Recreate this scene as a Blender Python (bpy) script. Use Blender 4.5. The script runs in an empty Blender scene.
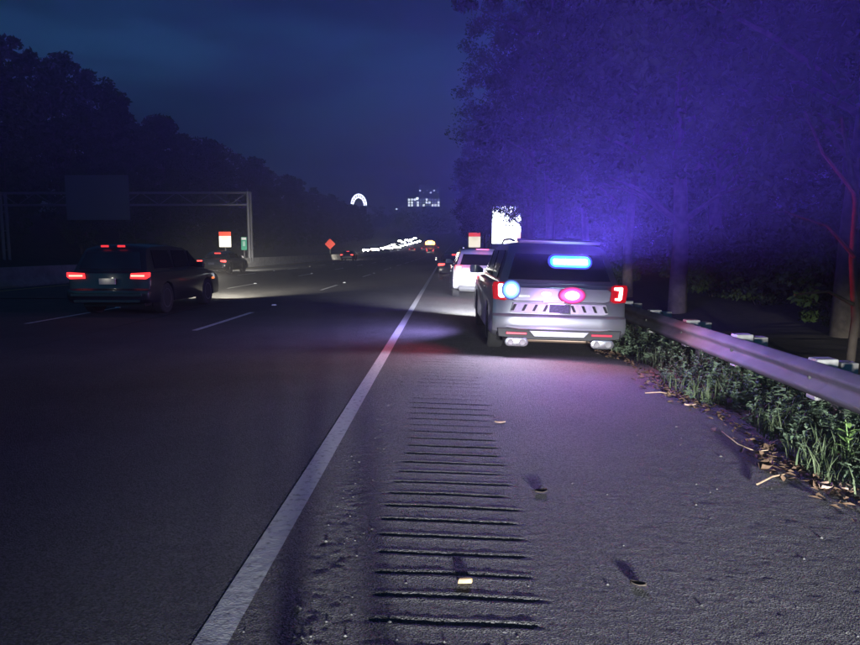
import bpy, bmesh, math, random
import numpy as np
from mathutils import Vector, Matrix

R = math.radians
random.seed(7)
RNG = np.random.default_rng(7)
scene = bpy.context.scene
COL = scene.collection

# ------------------------------------------------------------------ camera
F_PX, CAM_H = 650.0, 1.5
PITCH, YAW = R(6.37), R(1.5)
cam_data = bpy.data.cameras.new('camera')
cam = bpy.data.objects.new('camera', cam_data)
COL.objects.link(cam)
cam.location = (0, 0, CAM_H)
cam.rotation_euler = (R(90) - PITCH, 0, YAW)
cam_data.sensor_width = 36.0
cam_data.lens = F_PX / 860.0 * 36.0
cam_data.clip_start = 0.05
cam_data.clip_end = 3000
scene.camera = cam

# ------------------------------------------------------------------ world (late dusk, thin cloud)
world = bpy.data.worlds.new('World')
scene.world = world
world.use_nodes = True
wn, wl = world.node_tree.nodes, world.node_tree.links
wn.clear()
wo = wn.new('ShaderNodeOutputWorld')
bg = wn.new('ShaderNodeBackground')
sky = wn.new('ShaderNodeTexSky')
sky.sky_type = 'NISHITA'
sky.sun_disc = False
sky.sun_elevation = R(-3.0)
sky.sun_rotation = R(200)
sky.ozone_density = 2.5
tc = wn.new('ShaderNodeTexCoord')
mp = wn.new('ShaderNodeMapping')
mp.inputs['Scale'].default_value = (1.6, 1.6, 7.0)
cn = wn.new('ShaderNodeTexNoise')
cn.inputs['Scale'].default_value = 1.4
cn.inputs['Detail'].default_value = 5
cn.inputs['Roughness'].default_value = 0.45
cr = wn.new('ShaderNodeMapRange')
cr.interpolation_type = 'SMOOTHSTEP'
cr.inputs['From Min'].default_value = 0.40
cr.inputs['From Max'].default_value = 0.62
cr.inputs['To Min'].default_value = 0.38
cr.inputs['To Max'].default_value = 1.2
mul = wn.new('ShaderNodeMix'); mul.data_type = 'RGBA'; mul.blend_type = 'MULTIPLY'
mul.inputs['Factor'].default_value = 1.0
tint = wn.new('ShaderNodeMix'); tint.data_type = 'RGBA'; tint.blend_type = 'MULTIPLY'
tint.inputs['Factor'].default_value = 1.0
tint.inputs['B'].default_value = (.36, 1.72, 1.9, 1)
wl.new(tc.outputs['Generated'], mp.inputs['Vector'])
wl.new(mp.outputs['Vector'], cn.inputs['Vector'])
wl.new(cn.outputs['Fac'], cr.inputs['Value'])
wl.new(sky.outputs['Color'], tint.inputs['A'])
wl.new(tint.outputs['Result'], mul.inputs['A'])
wl.new(cr.outputs['Result'], mul.inputs['B'])
wl.new(mul.outputs['Result'], bg.inputs['Color'])
wl.new(bg.outputs['Background'], wo.inputs['Surface'])
bg.inputs['Strength'].default_value = 1.08

scene.view_settings.view_transform = 'Standard'
scene.view_settings.look = 'None'
scene.view_settings.exposure = 0.0
scene.view_settings.gamma = 1.0
scene.view_settings.use_curve_mapping = False
scene.render.engine = 'CYCLES'
cy = scene.cycles
cy.use_denoising = True
cy.max_bounces = 5
cy.diffuse_bounces = 2
cy.glossy_bounces = 3
cy.transmission_bounces = 3
cy.volume_bounces = 0
cy.transparent_max_bounces = 8
cy.sample_clamp_indirect = 1.5
cy.caustics_reflective = False
cy.caustics_refractive = False

BLUE = (0.10, 0.07, 1.0)
RED = (1.0, 0.02, 0.06)
HEAD = (0.93, 0.96, 1.0)


def lamp(name, kind, loc, energy, color, parent=None, aim=None, size=0.06, cone=120, blend=1.0, beam=None, up=(0, 0, 1)):
    """a real lamp; beam=(spill, top) gives a headlight's cut-off above the horizontal"""
    d = bpy.data.lights.new(name, kind)
    d.energy = energy
    d.color = color
    d.shadow_soft_size = size
    if kind == 'SPOT':
        d.spot_size = R(cone)
        d.spot_blend = blend
    o = bpy.data.objects.new(name, d)
    COL.objects.link(o)
    o.location = loc
    if aim is not None:
        o.rotation_euler = Vector(aim).to_track_quat('-Z', 'Y').to_euler()
    if parent is not None:
        o.parent = parent
    if beam:
        d.use_nodes = True
        n, l = d.node_tree.nodes, d.node_tree.links
        em = n['Emission']
        t = n.new('ShaderNodeTexCoord')
        s = n.new('ShaderNodeSeparateXYZ')
        m = n.new('ShaderNodeMapRange')
        m.interpolation_type = 'SMOOTHSTEP'
        spill, lo, hi = beam
        m.inputs['From Min'].default_value = lo
        m.inputs['From Max'].default_value = hi
        m.inputs['To Min'].default_value = 1.0
        m.inputs['To Max'].default_value = spill
        l.new(t.outputs['Normal'], s.inputs[0])
        l.new(s.outputs['Y'], m.inputs['Value'])
        l.new(m.outputs['Result'], em.inputs['Strength'])
    return o


# headlights of the vehicle parked on the shoulder behind the photographer (they light the near tarmac)
for hx, e in ((1.35, 1.0), (2.55, 1.0)):
    lamp('headlight_lamp', 'SPOT', (hx, -9.0, 0.85), 21500 * e, HEAD, aim=(0.03, 1, 0), size=0.14,
         cone=44, blend=1.0, beam=(0.010, -0.078, 0.008))


# ------------------------------------------------------------------ helpers
def at(px, py, Y):
    """world point at depth Y on the ray through a photograph pixel (used to measure places)"""
    d = Vector(((px - 430) / F_PX, (322.5 - py) / F_PX, -1.0))
    d = cam.rotation_euler.to_matrix() @ d
    t = Y / d.y
    return Vector((d.x * t, Y, CAM_H + d.z * t))


def mat(name, color=(0.5, 0.5, 0.5), rough=0.6, metal=0.0, emit=None, strength=0.0, coat=0.0, spec=0.5):
    m = bpy.data.materials.new(name)
    m.use_nodes = True
    b = m.node_tree.nodes['Principled BSDF']
    b.inputs['Base Color'].default_value = (*color, 1)
    b.inputs['Roughness'].default_value = rough
    b.inputs['Metallic'].default_value = metal
    b.inputs['Specular IOR Level'].default_value = spec
    if coat:
        b.inputs['Coat Weight'].default_value = coat
        b.inputs['Coat Roughness'].default_value = 0.08
    if emit:
        b.inputs['Emission Color'].default_value = (*emit, 1)
        b.inputs['Emission Strength'].default_value = strength
        try:
            m.cycles.emission_sampling = 'NONE'
        except Exception:
            pass
    return m


def noise_mat(name, c1, c2, scale=8.0, rough=0.85, metal=0.0, bump=0.0, bscale=None, lo=0.35, hi=0.65, coords='Object', spec=0.3, detail=6):
    m = mat(name, c1, rough, metal, spec=spec)
    n, l = m.node_tree.nodes, m.node_tree.links
    b = n['Principled BSDF']
    t = n.new('ShaderNodeTexCoord')
    x = n.new('ShaderNodeTexNoise')
    x.inputs['Scale'].default_value = scale
    x.inputs['Detail'].default_value = detail
    rmp = n.new('ShaderNodeMapRange')
    rmp.inputs['From Min'].default_value = lo
    rmp.inputs['From Max'].default_value = hi
    mx = n.new('ShaderNodeMix'); mx.data_type = 'RGBA'
    mx.inputs['A'].default_value = (*c1, 1)
    mx.inputs['B'].default_value = (*c2, 1)
    l.new(t.outputs[coords], x.inputs['Vector'])
    l.new(x.outputs['Fac'], rmp.inputs['Value'])
    l.new(rmp.outputs['Result'], mx.inputs['Factor'])
    l.new(mx.outputs['Result'], b.inputs['Base Color'])
    if bump:
        y = n.new('ShaderNodeTexNoise')
        y.inputs['Scale'].default_value = bscale or scale * 4
        y.inputs['Detail'].default_value = 4
        bp = n.new('ShaderNodeBump')
        bp.inputs['Strength'].default_value = bump
        bp.inputs['Distance'].default_value = 0.01
        l.new(t.outputs[coords], y.inputs['Vector'])
        l.new(y.outputs['Fac'], bp.inputs['Height'])
        l.new(bp.outputs['Normal'], b.inputs['Normal'])
    return m


def tag(o, label=None, cat=None, group=None, kind=None):
    if label: o['label'] = label
    if cat: o['category'] = cat
    if group: o['group'] = group
    if kind: o['kind'] = kind
    return o


def empty(name, loc=(0, 0, 0), rz=0.0, ry=0.0):
    o = bpy.data.objects.new(name, None)
    COL.objects.link(o)
    o.location = loc
    o.rotation_euler = (0, ry, rz)
    o.empty_display_size = 0.2
    return o


def link_mesh(name, me, m, parent=None):
    o = bpy.data.objects.new(name, me)
    COL.objects.link(o)
    if m is not None and not me.materials:
        me.materials.append(m)
    if parent is not None:
        o.parent = parent
    return o


def copy_tree(o, parent=None):
    c = o.copy()
    COL.objects.link(c)
    c.parent = parent
    for ch in list(o.children):
        copy_tree(ch, c)
    return c


class MB:
    def __init__(s):
        s.v, s.f = [], []

    def add(s, vs, fs):
        k = len(s.v)
        s.v += [tuple(p) for p in vs]
        s.f += [tuple(i + k for i in f) for f in fs]
        return s

    def box(s, c, d, rot=None):
        hx, hy, hz = d[0] / 2, d[1] / 2, d[2] / 2
        vs = [Vector((sx * hx, sy * hy, sz * hz)) for sz in (-1, 1) for sy in (-1, 1) for sx in (-1, 1)]
        if rot is not None:
            vs = [rot @ v for v in vs]
        c = Vector(c)
        return s.add([v + c for v in vs], [(0, 2, 3, 1), (4, 5, 7, 6), (0, 1, 5, 4), (2, 6, 7, 3), (0, 4, 6, 2), (1, 3, 7, 5)])

    def tube(s, pts, rad, n=8, cap=True):
        pts = [Vector(p) for p in pts]
        if not hasattr(rad, '__len__'):
            rad = [rad] * len(pts)
        rings = []
        for i, p in enumerate(pts):
            t = (pts[min(i + 1, len(pts) - 1)] - pts[max(i - 1, 0)]).normalized()
            a = t.orthogonal().normalized() if abs(t.z) > 0.9 else t.cross(Vector((0, 0, 1))).normalized()
            b = t.cross(a).normalized()
            rings.append([p + (a * math.cos(2 * math.pi * k / n) + b * math.sin(2 * math.pi * k / n)) * rad[i] for k in range(n)])
        k0 = len(s.v)
        for r in rings:
            s.v += [tuple(q) for q in r]
        for i in range(len(rings) - 1):
            for k in range(n):
                s.f.append((k0 + i * n + k, k0 + i * n + (k + 1) % n, k0 + (i + 1) * n + (k + 1) % n, k0 + (i + 1) * n + k))
        if cap:
            s.f.append(tuple(k0 + k for k in range(n)))
            s.f.append(tuple(k0 + (len(rings) - 1) * n + k for k in range(n)))
        return s

    def lathe(s, prof, c, axis='x', n=20):
        """prof: (axial, radius) list revolved about an axis through c"""
        k0 = len(s.v)
        for a, r in prof:
            for k in range(n):
                u, w = r * math.cos(2 * math.pi * k / n), r * math.sin(2 * math.pi * k / n)
                p = {'x': (a, u, w), 'y': (u, a, w), 'z': (u, w, a)}[axis]
                s.v.append((c[0] + p[0], c[1] + p[1], c[2] + p[2]))
        for i in range(len(prof) - 1):
            for k in range(n):
                s.f.append((k0 + i * n + k, k0 + i * n + (k + 1) % n, k0 + (i + 1) * n + (k + 1) % n, k0 + (i + 1) * n + k))
        s.f.append(tuple(k0 + k for k in range(n)))
        s.f.append(tuple(k0 + (len(prof) - 1) * n + k for k in range(n)))
        return s

    def prism(s, poly, thick, frame):
        """2D polygon extruded by thick; frame(u, v, w) -> point"""
        n = len(poly)
        vs = [frame(u, v, 0) for u, v in poly] + [frame(u, v, thick) for u, v in poly]
        fs = [tuple(range(n)), tuple(range(2 * n - 1, n - 1, -1))]
        fs += [(i, (i + 1) % n, n + (i + 1) % n, n + i) for i in range(n)]
        return s.add(vs, fs)

    def proftloft(s, prof, stations):
        n = len(prof)
        k0 = len(s.v)
        for st in stations:
            for (y, z) in prof:
                s.v.append(st(y, z))
        for i in range(len(stations) - 1):
            for k in range(n):
                s.f.append((k0 + i * n + k, k0 + i * n + (k + 1) % n, k0 + (i + 1) * n + (k + 1) % n, k0 + (i + 1) * n + k))
        s.f.append(tuple(k0 + k for k in range(n)))
        s.f.append(tuple(k0 + (len(stations) - 1) * n + k for k in range(n)))
        return s

    def build(s, name, m, parent=None, smooth=None, bevel=0.0):
        me = bpy.data.meshes.new(name)
        me.from_pydata(s.v, [], s.f)
        bm = bmesh.new()
        bm.from_mesh(me)
        bmesh.ops.recalc_face_normals(bm, faces=bm.faces)
        bm.to_mesh(me)
        bm.free()
        if smooth:
            me.polygons.foreach_set('use_smooth', [True] * len(me.polygons))
            me.set_sharp_from_angle(angle=R(smooth))
        o = link_mesh(name, me, m, parent)
        if bevel:
            b = o.modifiers.new('bevel', 'BEVEL')
            b.width = bevel
            b.segments = 2
            b.limit_method = 'ANGLE'
            b.angle_limit = R(35)
        return o


def quads_mesh(name, verts, nv, faces_per=None):
    """many little polygons with nv corners each, from a (n, nv, 3) array"""
    n = verts.shape[0]
    me = bpy.data.meshes.new(name)
    me.vertices.add(n * nv)
    me.vertices.foreach_set('co', verts.reshape(-1).astype(np.float32))
    me.loops.add(n * nv)
    me.loops.foreach_set('vertex_index', np.arange(n * nv, dtype=np.int32))
    me.polygons.add(n)
    me.polygons.foreach_set('loop_start', np.arange(0, n * nv, nv, dtype=np.int32))
    me.update(calc_edges=True)
    return me


def grid_mesh(name, xs, ys, hfun, smooth=True):
    X, Y = np.meshgrid(xs, ys)
    PX, PZ = hfun(X, Y)
    v = np.stack([PX, Y, PZ], -1).reshape(-1, 3)
    nx, ny = len(xs), len(ys)
    idx = np.arange(nx * ny).reshape(ny, nx)
    q = np.stack([idx[:-1, :-1], idx[:-1, 1:], idx[1:, 1:], idx[1:, :-1]], -1).reshape(-1, 4)
    me = bpy.data.meshes.new(name)
    me.vertices.add(len(v))
    me.vertices.foreach_set('co', v.reshape(-1).astype(np.float32))
    me.loops.add(q.size)
    me.loops.foreach_set('vertex_index', q.reshape(-1).astype(np.int32))
    me.polygons.add(len(q))
    me.polygons.foreach_set('loop_start', np.arange(0, q.size, 4, dtype=np.int32))
    if smooth:
        me.polygons.foreach_set('use_smooth', np.ones(len(q), dtype=bool))
    me.update(calc_edges=True)
    return me


_LAT = np.random.default_rng(3).random((256, 256))


def vnoise(x, y, s):
    x, y = x / s + 1000, y / s + 1000
    xi, yi = np.floor(x).astype(int), np.floor(y).astype(int)
    fx, fy = x - xi, y - yi
    fx, fy = fx * fx * (3 - 2 * fx), fy * fy * (3 - 2 * fy)
    g = lambda i, j: _LAT[(i * 7 + j * 3) % 256, (j * 5 + i) % 256] if False else _LAT[i % 256, j % 256]
    return (g(xi, yi) * (1 - fx) + g(xi + 1, yi) * fx) * (1 - fy) + (g(xi, yi + 1) * (1 - fx) + g(xi + 1, yi + 1) * fx) * fy - 0.5


# ------------------------------------------------------------------ road surface
LINE_X = -0.90          # white edge line centre
EDGE_X = 2.68           # edge of tarmac at the verge
RUM0, RUM1 = -0.36, 0.43
CROSS = 0.03


def far_rise(y):
    return 6.2 * np.clip((y - 120.0) / 230.0, 0, 2.2) ** 1.6


def far_shift(y):
    return 5.0 * np.clip((y - 150.0) / 200.0, 0, 2.0) ** 1.5


def base_z(x, y):
    s = np.clip(x - (-0.98), 0, EDGE_X + 0.98)
    return -CROSS * s + far_rise(y)


GROOVES = np.arange(1.3, 40, 0.203)


def surf(x, y):
    """fine height of the tarmac, grooves included, without the far rise"""
    z = base_z(x, y)
    z = z + 0.0026 * vnoise(x, y, 0.019) + 0.0012 * vnoise(x + 9, y, 0.04) + 0.012 * vnoise(x, y, 2.3)
    pit = np.clip(1 - np.abs(x + 0.56 + 0.05 * vnoise(x, y, 0.4)) / 0.17, 0, 1)
    z = z + pit * (0.006 * vnoise(x, y, 0.03) + 0.006 * vnoise(x + 3, y, 0.07) - 0.002)
    rough = np.clip((x - 0.6) / 1.2, 0, 1)
    z = z + rough * 0.003 * vnoise(x - 4, y, 0.08)
    gy = (y - 1.3 + 0.012 * vnoise(x, y, 0.35)) / 0.203
    k = np.round(gy)
    d = (gy - k) * 0.203
    jit = np.sin(k * 12.9898) * 0.5
    endl = RUM0 + 0.06 * jit + 0.02 * vnoise(x, y, 0.05)
    endr = RUM1 + 0.03 * np.sin(k * 78.2) + 0.02 * vnoise(x, y, 0.05)
    w = np.clip((x - endl) / 0.05, 0, 1) * np.clip((endr - x) / 0.05, 0, 1)
    half = 0.018
    g = np.clip(1 - (d / half) ** 2, 0, 1) ** 0.6
    z = z - w * g * (0.0055 + 0.0015 * np.sin(k * 5.3))
    lip = np.exp(-((d - half - 0.012) / 0.016) ** 2) + np.exp(-((d + half + 0.012) / 0.016) ** 2)
    return z + w * lip * 0.003


def asphalt(name, dark, light, grain=130.0, tone=1.0):
    m = mat(name, dark, 0.82, spec=0.35)
    n, l = m.node_tree.nodes, m.node_tree.links
    b = n['Principled BSDF']
    g = n.new('ShaderNodeNewGeometry')
    v = n.new('ShaderNodeTexVoronoi'); v.inputs['Scale'].default_value = grain
    nz = n.new('ShaderNodeTexNoise'); nz.inputs['Scale'].default_value = 1.1; nz.inputs['Detail'].default_value = 7
    st = n.new('ShaderNodeTexNoise'); st.inputs['Scale'].default_value = 60; st.inputs['Detail'].default_value = 3
    for t in (v, nz, st):
        l.new(g.outputs['Position'], t.inputs['Vector'])
    r1 = n.new('ShaderNodeMapRange'); r1.inputs['From Min'].default_value = 0.3; r1.inputs['From Max'].default_value = 0.7
    l.new(nz.outputs['Fac'], r1.inputs['Value'])
    mx = n.new('ShaderNodeMix'); mx.data_type = 'RGBA'
    mx.inputs['A'].default_value = (*dark, 1); mx.inputs['B'].default_value = (*light, 1)
    l.new(r1.outputs['Result'], mx.inputs['Factor'])
    sep = n.new('ShaderNodeSeparateColor')
    l.new(v.outputs['Color'], sep.inputs['Color'])
    r2 = n.new('ShaderNodeMapRange')
    r2.inputs['From Min'].default_value = 0.0; r2.inputs['From Max'].default_value = 1.0
    r2.inputs['To Min'].default_value = 0.40; r2.inputs['To Max'].default_value = 1.75
    l.new(sep.outputs['Red'], r2.inputs['Value'])
    m2 = n.new('ShaderNodeMix'); m2.data_type = 'RGBA'; m2.blend_type = 'MULTIPLY'; m2.inputs['Factor'].default_value = 1
    l.new(mx.outputs['Result'], m2.inputs['A']); l.new(r2.outputs['Result'], m2.inputs['B'])
    l.new(m2.outputs['Result'], b.inputs['Base Color'])
    bp = n.new('ShaderNodeBump'); bp.inputs['Strength'].default_value = 0.9; bp.inputs['Distance'].default_value = 0.009
    add = n.new('ShaderNodeMath'); add.operation = 'ADD'
    l.new(v.outputs['Distance'], add.inputs[0]); l.new(st.outputs['Fac'], add.inputs[1])
    l.new(add.outputs[0], bp.inputs['Height'])
    l.new(bp.outputs['Normal'], b.inputs['Normal'])
    return m


M_LANE = asphalt('lane_asphalt', (0.042, 0.042, 0.044), (0.058, 0.058, 0.060))
M_SHOULDER = asphalt('shoulder_asphalt', (0.060, 0.058, 0.058), (0.082, 0.079, 0.078))
M_CONC = noise_mat('concrete', (0.22, 0.21, 0.20), (0.30, 0.29, 0.27), 3.0, 0.9, bump=0.3)
M_SOIL = noise_mat('soil', (0.035, 0.026, 0.018), (0.06, 0.045, 0.03), 6.0, 0.95, bump=0.6)
M_WOODFLOOR = noise_mat('woodland_floor', (0.02, 0.022, 0.014), (0.045, 0.04, 0.025), 1.5, 0.95)


def paint_mat(name, col):
    m = noise_mat(name, col, (0.10, 0.10, 0.10), 26.0, 0.7, lo=0.52, hi=0.80, bump=0.4, bscale=90, coords='Object')
    return m


M_PAINT = paint_mat('road_paint', (0.40, 0.40, 0.39))


def hf(fine=True, dz=0.0, flat=False):
    def f(x, y):
        z = surf(x, y) if fine else base_z(x, y)
        return x + far_shift(y), z + dz
    return f


def seg(a, b, d):
    return np.linspace(a, b, max(2, int(round((b - a) / d)) + 1))


def cat_(*a):
    return np.unique(np.round(np.concatenate(a), 5))


Y_FINE = cat_(seg(1.0, 6.5, 0.0105), seg(6.5, 13, 0.02), seg(13, 20, 0.06))
Y_FAR = cat_(seg(20, 120, 2.0), seg(120, 620, 10.0))
me = grid_mesh('shoulder', cat_(seg(-0.985, RUM0 - 0.1, 0.018), seg(RUM0 - 0.1, RUM1 + 0.1, 0.03), seg(RUM1 + 0.1, EDGE_X + 0.15, 0.024)), Y_FINE, hf(True))
shoulder = tag(link_mesh('shoulder', me, M_SHOULDER), 'rough grey asphalt shoulder with rumble grooves', 'shoulder', kind='structure')
link_mesh('shoulder_surface', grid_mesh('shoulder_surface', np.array([-0.985, 0.8, EDGE_X + 0.15]), Y_FAR, hf(False)), M_SHOULDER, shoulder)
link_mesh('shoulder_surface', grid_mesh('shoulder_surface', seg(-0.985, EDGE_X + 0.15, 0.4), seg(-16, 1.0, 1.0), hf(False)), M_SHOULDER, shoulder)
Y_LANE = cat_(seg(1.0, 5, 0.028), seg(5, 12, 0.05), seg(12, 20, 0.1))
me = grid_mesh('road', cat_(seg(-6.5, -0.985, 0.03)), Y_LANE, hf(True))
road = tag(link_mesh('road', me, M_LANE), 'dark asphalt lanes of the highway', 'road', kind='structure')
link_mesh('road_surface', grid_mesh('road_surface', np.array([-18.2, -6.5]), Y_LANE[::20], hf(False)), M_LANE, road)
link_mesh('road_surface', grid_mesh('road_surface', np.array([-18.2, -0.985]), Y_FAR, hf(False)), M_LANE, road)
link_mesh('road_surface', grid_mesh('road_surface', np.array([-18.2, -0.985]), seg(-16, 1.0, 1.0), hf(False)), M_LANE, road)
oc = tag(link_mesh('opposite_road', grid_mesh('opposite_road', np.array([-36.0, -18.25]), cat_(seg(-16, 20, 4), Y_FAR), hf(False, -0.01)), M_LANE),
         'opposite carriageway beyond the median barrier', 'road', kind='structure')

# painted lines follow the tarmac 4 mm above it
edge = link_mesh('edge_line', grid_mesh('edge_line', seg(LINE_X - 0.066, LINE_X + 0.066, 0.012), Y_FINE[::2], hf(True, 0.006)), M_PAINT, road)
link_mesh('edge_line', grid_mesh('edge_line', seg(LINE_X - 0.066, LINE_X + 0.066, 0.05), Y_FAR, hf(False, 0.006)), M_PAINT, road)
M_DASH = paint_mat('lane_paint', (0.55, 0.55, 0.53))
LANES = (-4.70, -8.55, -12.4)
for li, lx in enumerate(LANES):
    y0 = 11.9 - 12.2 + li * 1.0
    k = 0
    while y0 < 230:
        a, b = max(y0, 1.0), y0 + 3.6
        if b > 2:
            fine = b < 20 and lx > -6
            ys = seg(a, b, 0.05 if fine else 0.9)
            link_mesh('lane_dash', grid_mesh('lane_dash', seg(lx - 0.06, lx + 0.06, 0.02 if fine else 0.12), ys, hf(fine, 0.006 if fine else 0.012)), M_DASH, road)
        y0 += 12.2
        k += 1
link_mesh('edge_line', grid_mesh('edge_line', np.array([-16.35, -16.2]), cat_(seg(1, 20, 1), Y_FAR), hf(False, 0.008)), mat('yellow_paint', (0.5, 0.38, 0.06), 0.7), road)

# raised reflective markers on the lane lines
rm = MB().add([(-.06, -.055, 0), (.06, -.055, 0), (.06, .055, 0), (-.06, .055, 0), (-.045, -.02, .024), (.045, -.02, .024), (.045, .02, .024), (-.045, .02, .024)],
              [(0, 1, 5, 4), (1, 2, 6, 5), (2, 3, 7, 6), (3, 0, 4, 7), (4, 5, 6, 7), (3, 2, 1, 0)])
M_RPM = mat('marker_reflector', (0.85, 0.88, 0.9), 0.25)
rpm = rm.build('pavement_marker', M_RPM, road)
first = True
for lx, y0 in ((-4.7, 17.5), (-8.55, 16.6), (-12.4, 22.0)):
    y = y0
    while y < 130:
        o = rpm if first else rpm.copy()
        if not first:
            COL.objects.link(o)
        first = False
        o.location = (lx, y, 0.005)
        y += 12.2

# ground beside the roads
def verge_z(x, y):
    e = EDGE_X + 0.1
    zb = -CROSS * (EDGE_X + 0.98) + far_rise(y)
    t = x - e
    z = zb - 0.035 + 0.10 * np.clip(t / 0.6, 0, 1) - 0.45 * np.clip((t - 1.0) / 2.2, 0, 1) + 0.05 * np.clip(t - 4, 0, 40)
    return z + 0.05 * vnoise(x, y, 0.35) * np.clip(t / 0.3, 0, 1) + 0.25 * vnoise(x, y, 3.0) * np.clip(t - 2, 0, 1)


me = grid_mesh('verge', cat_(seg(EDGE_X - 0.02, 4.2, 0.06), seg(4.2, 12, 0.5), seg(12, 75, 4)), cat_(seg(-16, 2, 1), seg(2, 18, 0.08), seg(18, 60, 1), seg(60, 760, 10)),
               lambda x, y: (x + far_shift(y), verge_z(x, y)))
verge = tag(link_mesh('verge', me, M_SOIL), 'dark soil verge beyond the tarmac edge', 'ground', kind='structure')


def bank_z(x, y):
    t = np.clip(-36.0 - x, 0, 100)
    return far_rise(y) - 0.02 + 6.0 * np.clip((t - 2) / 14, 0, 1) + 0.10 * np.clip(t - 16, 0, 60) + 0.4 * vnoise(x, y, 5.0) * np.clip(t - 1, 0, 1)


me = grid_mesh('hillside', cat_(seg(-75, -35.9, 1.5), seg(-170, -75, 8)), cat_(seg(-16, 120, 4), seg(120, 760, 10)), lambda x, y: (x + far_shift(y), bank_z(x, y)))
hill = tag(link_mesh('hillside', me, M_WOODFLOOR), 'dark wooded bank rising beside the highway', 'hill', kind='structure')
def fh(x, y):
    return x, far_rise(np.full_like(x, 520.0)) - 4 + 17 * np.clip((y - 500) / 90, 0, 1) + 3 * vnoise(x, y, 30)
me = grid_mesh('far_hill', seg(-170, 75, 8), seg(500, 760, 10), fh)
tag(link_mesh('far_hill', me, M_WOODFLOOR), 'dark far hill closing off the highway', 'hill', kind='structure')

# ------------------------------------------------------------------ median barrier
bar = empty('median_barrier', (-17.6, 0, 0))
tag(bar, 'long low concrete barrier along the left edge of the lanes', 'barrier')
prof = [(-0.30, 0), (-0.30, 0.08), (-0.14, 0.32), (-0.09, 0.81), (0.09, 0.81), (0.14, 0.32), (0.30, 0.08), (0.30, 0)]
sb = MB()
LS = 6.06
sb.proftloft(prof, [lambda a, z: (a, 0.01, z), lambda a, z: (a, LS - 0.02, z)])
b0 = sb.build('barrier_segment', M_CONC, bar)
for i, y in enumerate(np.arange(4.0, 190, 6.06)):
    o = b0 if i == 0 else b0.copy()
    if i:
        COL.objects.link(o); o.parent = bar
    o.location = (float(far_shift(y)), y, float(far_rise(y)))
    o.rotation_euler = (math.atan2(float(far_rise(y + LS) - far_rise(y)), LS), 0, -math.atan2(float(far_shift(y + LS) - far_shift(y)), LS))

# ------------------------------------------------------------------ guardrail
M_GALV = noise_mat('galvanised_steel', (0.13, 0.13, 0.125), (0.19, 0.185, 0.18), 3.0, 0.75, 0.1, bump=0.15, bscale=30)
M_POST = noise_mat('weathered_post', (0.36, 0.33, 0.29), (0.5, 0.47, 0.42), 14, 0.85)
M_BLOCK = noise_mat('pale_spacer_block', (0.5, 0.48, 0.44), (0.62, 0.6, 0.56), 14, 0.8)
RAIL_X, RAIL_TOP = 3.26, 0.63
gz = float(base_z(np.array(EDGE_X), np.array(0.0)))
rail = empty('guardrail', (RAIL_X, 0, gz))
tag(rail, 'galvanised steel guardrail on posts along the weedy shoulder', 'guardrail')
wb = [(0.0, 0.0), (-0.018, 0.012), (-0.075, 0.055), (-0.080, 0.075), (-0.075, 0.095), (-0.012, 0.138), (-0.006, 0.155), (-0.012, 0.172),
      (-0.075, 0.215), (-0.080, 0.235), (-0.075, 0.255), (-0.018, 0.298), (0.0, 0.31)]
ring = wb + [(a + 0.006, z) for a, z in reversed(wb)]
PL = 3.81
pm = MB()
pm.proftloft(ring, [lambda a, z: (a, 0, z), lambda a, z: (a - 0.004, PL + 0.12, z)])
bm_ = pm.build('beam_panel', M_GALV, rail, smooth=50)
for i, y in enumerate(np.arange(-2.2, 100, PL)):
    o = bm_ if i == 0 else bm_.copy()
    if i:
        COL.objects.link(o); o.parent = rail
    o.location = (0, y, RAIL_TOP - 0.31)
pp = MB().box((0.285, 0, RAIL_TOP - 0.50), (0.15, 0.15, 1.0)).build('post', M_POST, rail, bevel=0.008)
pb = MB().box((0.108, 0, RAIL_TOP - 0.16), (0.19, 0.15, 0.37)).build('spacer_block', M_BLOCK, rail, bevel=0.01)
pt = MB().lathe([(-0.012, 0.012), (-0.02, 0.018), (0.0, 0.018)], (-0.006, 0, RAIL_TOP - 0.155), 'x', 8).build('bolt', M_GALV, rail)
for i in range(58):
    y = 2.62 + i * 1.6
    for p in (pp, pb, pt):
        o = p if i == 0 else p.copy()
        if i:
            COL.objects.link(o); o.parent = rail
        o.location = (random.uniform(-.006, .006) if p is not pt else 0, y, random.uniform(-0.012, 0.012) if p is not pt else 0)
        if p is not pt:
            o.rotation_euler = (random.uniform(-.02, .02), random.uniform(-.02, .02), random.uniform(-.05, .05))

# ------------------------------------------------------------------ vehicles
M_TYRE = mat('tyre_rubber', (0.02, 0.02, 0.02), 0.9)
M_RIM = mat('alloy_rim', (0.35, 0.35, 0.36), 0.35, 0.9)
M_GLASS = mat('dark_glass', (0.012, 0.013, 0.018), 0.06, spec=0.6)
M_BLACK = mat('black_trim', (0.015, 0.015, 0.016), 0.55)
M_CHROME = mat('chrome', (0.75, 0.75, 0.77), 0.12, 1.0)
M_REDLENS = mat('red_lens', (0.35, 0.006, 0.01), 0.25, emit=(1, 0.01, 0.02), strength=0.35)
M_REFLECT = mat('reflector_glow', (0.55, 0.02, 0.05), 0.3, emit=(1, 0.03, 0.12), strength=0.25)  # the light a reflector sends back is put in as weak emission
M_TAIL = mat('tail_lamp_lit', (0.5, 0.02, 0.02), 0.3, emit=(1.0, 0.07, 0.06), strength=4.5)
M_TAILHOT = mat('tail_lamp_hot', (0.6, 0.1, 0.1), 0.3, emit=(1.0, 0.42, 0.42), strength=7)
M_HEADLIT = mat('head_lamp_lit', (0.9, 0.9, 0.9), 0.2, emit=(1.0, 0.95, 0.85), strength=60)
M_HEADOFF = mat('head_lamp_clear', (0.8, 0.8, 0.8), 0.15, emit=(0.9, 0.95, 1), strength=6)
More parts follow.
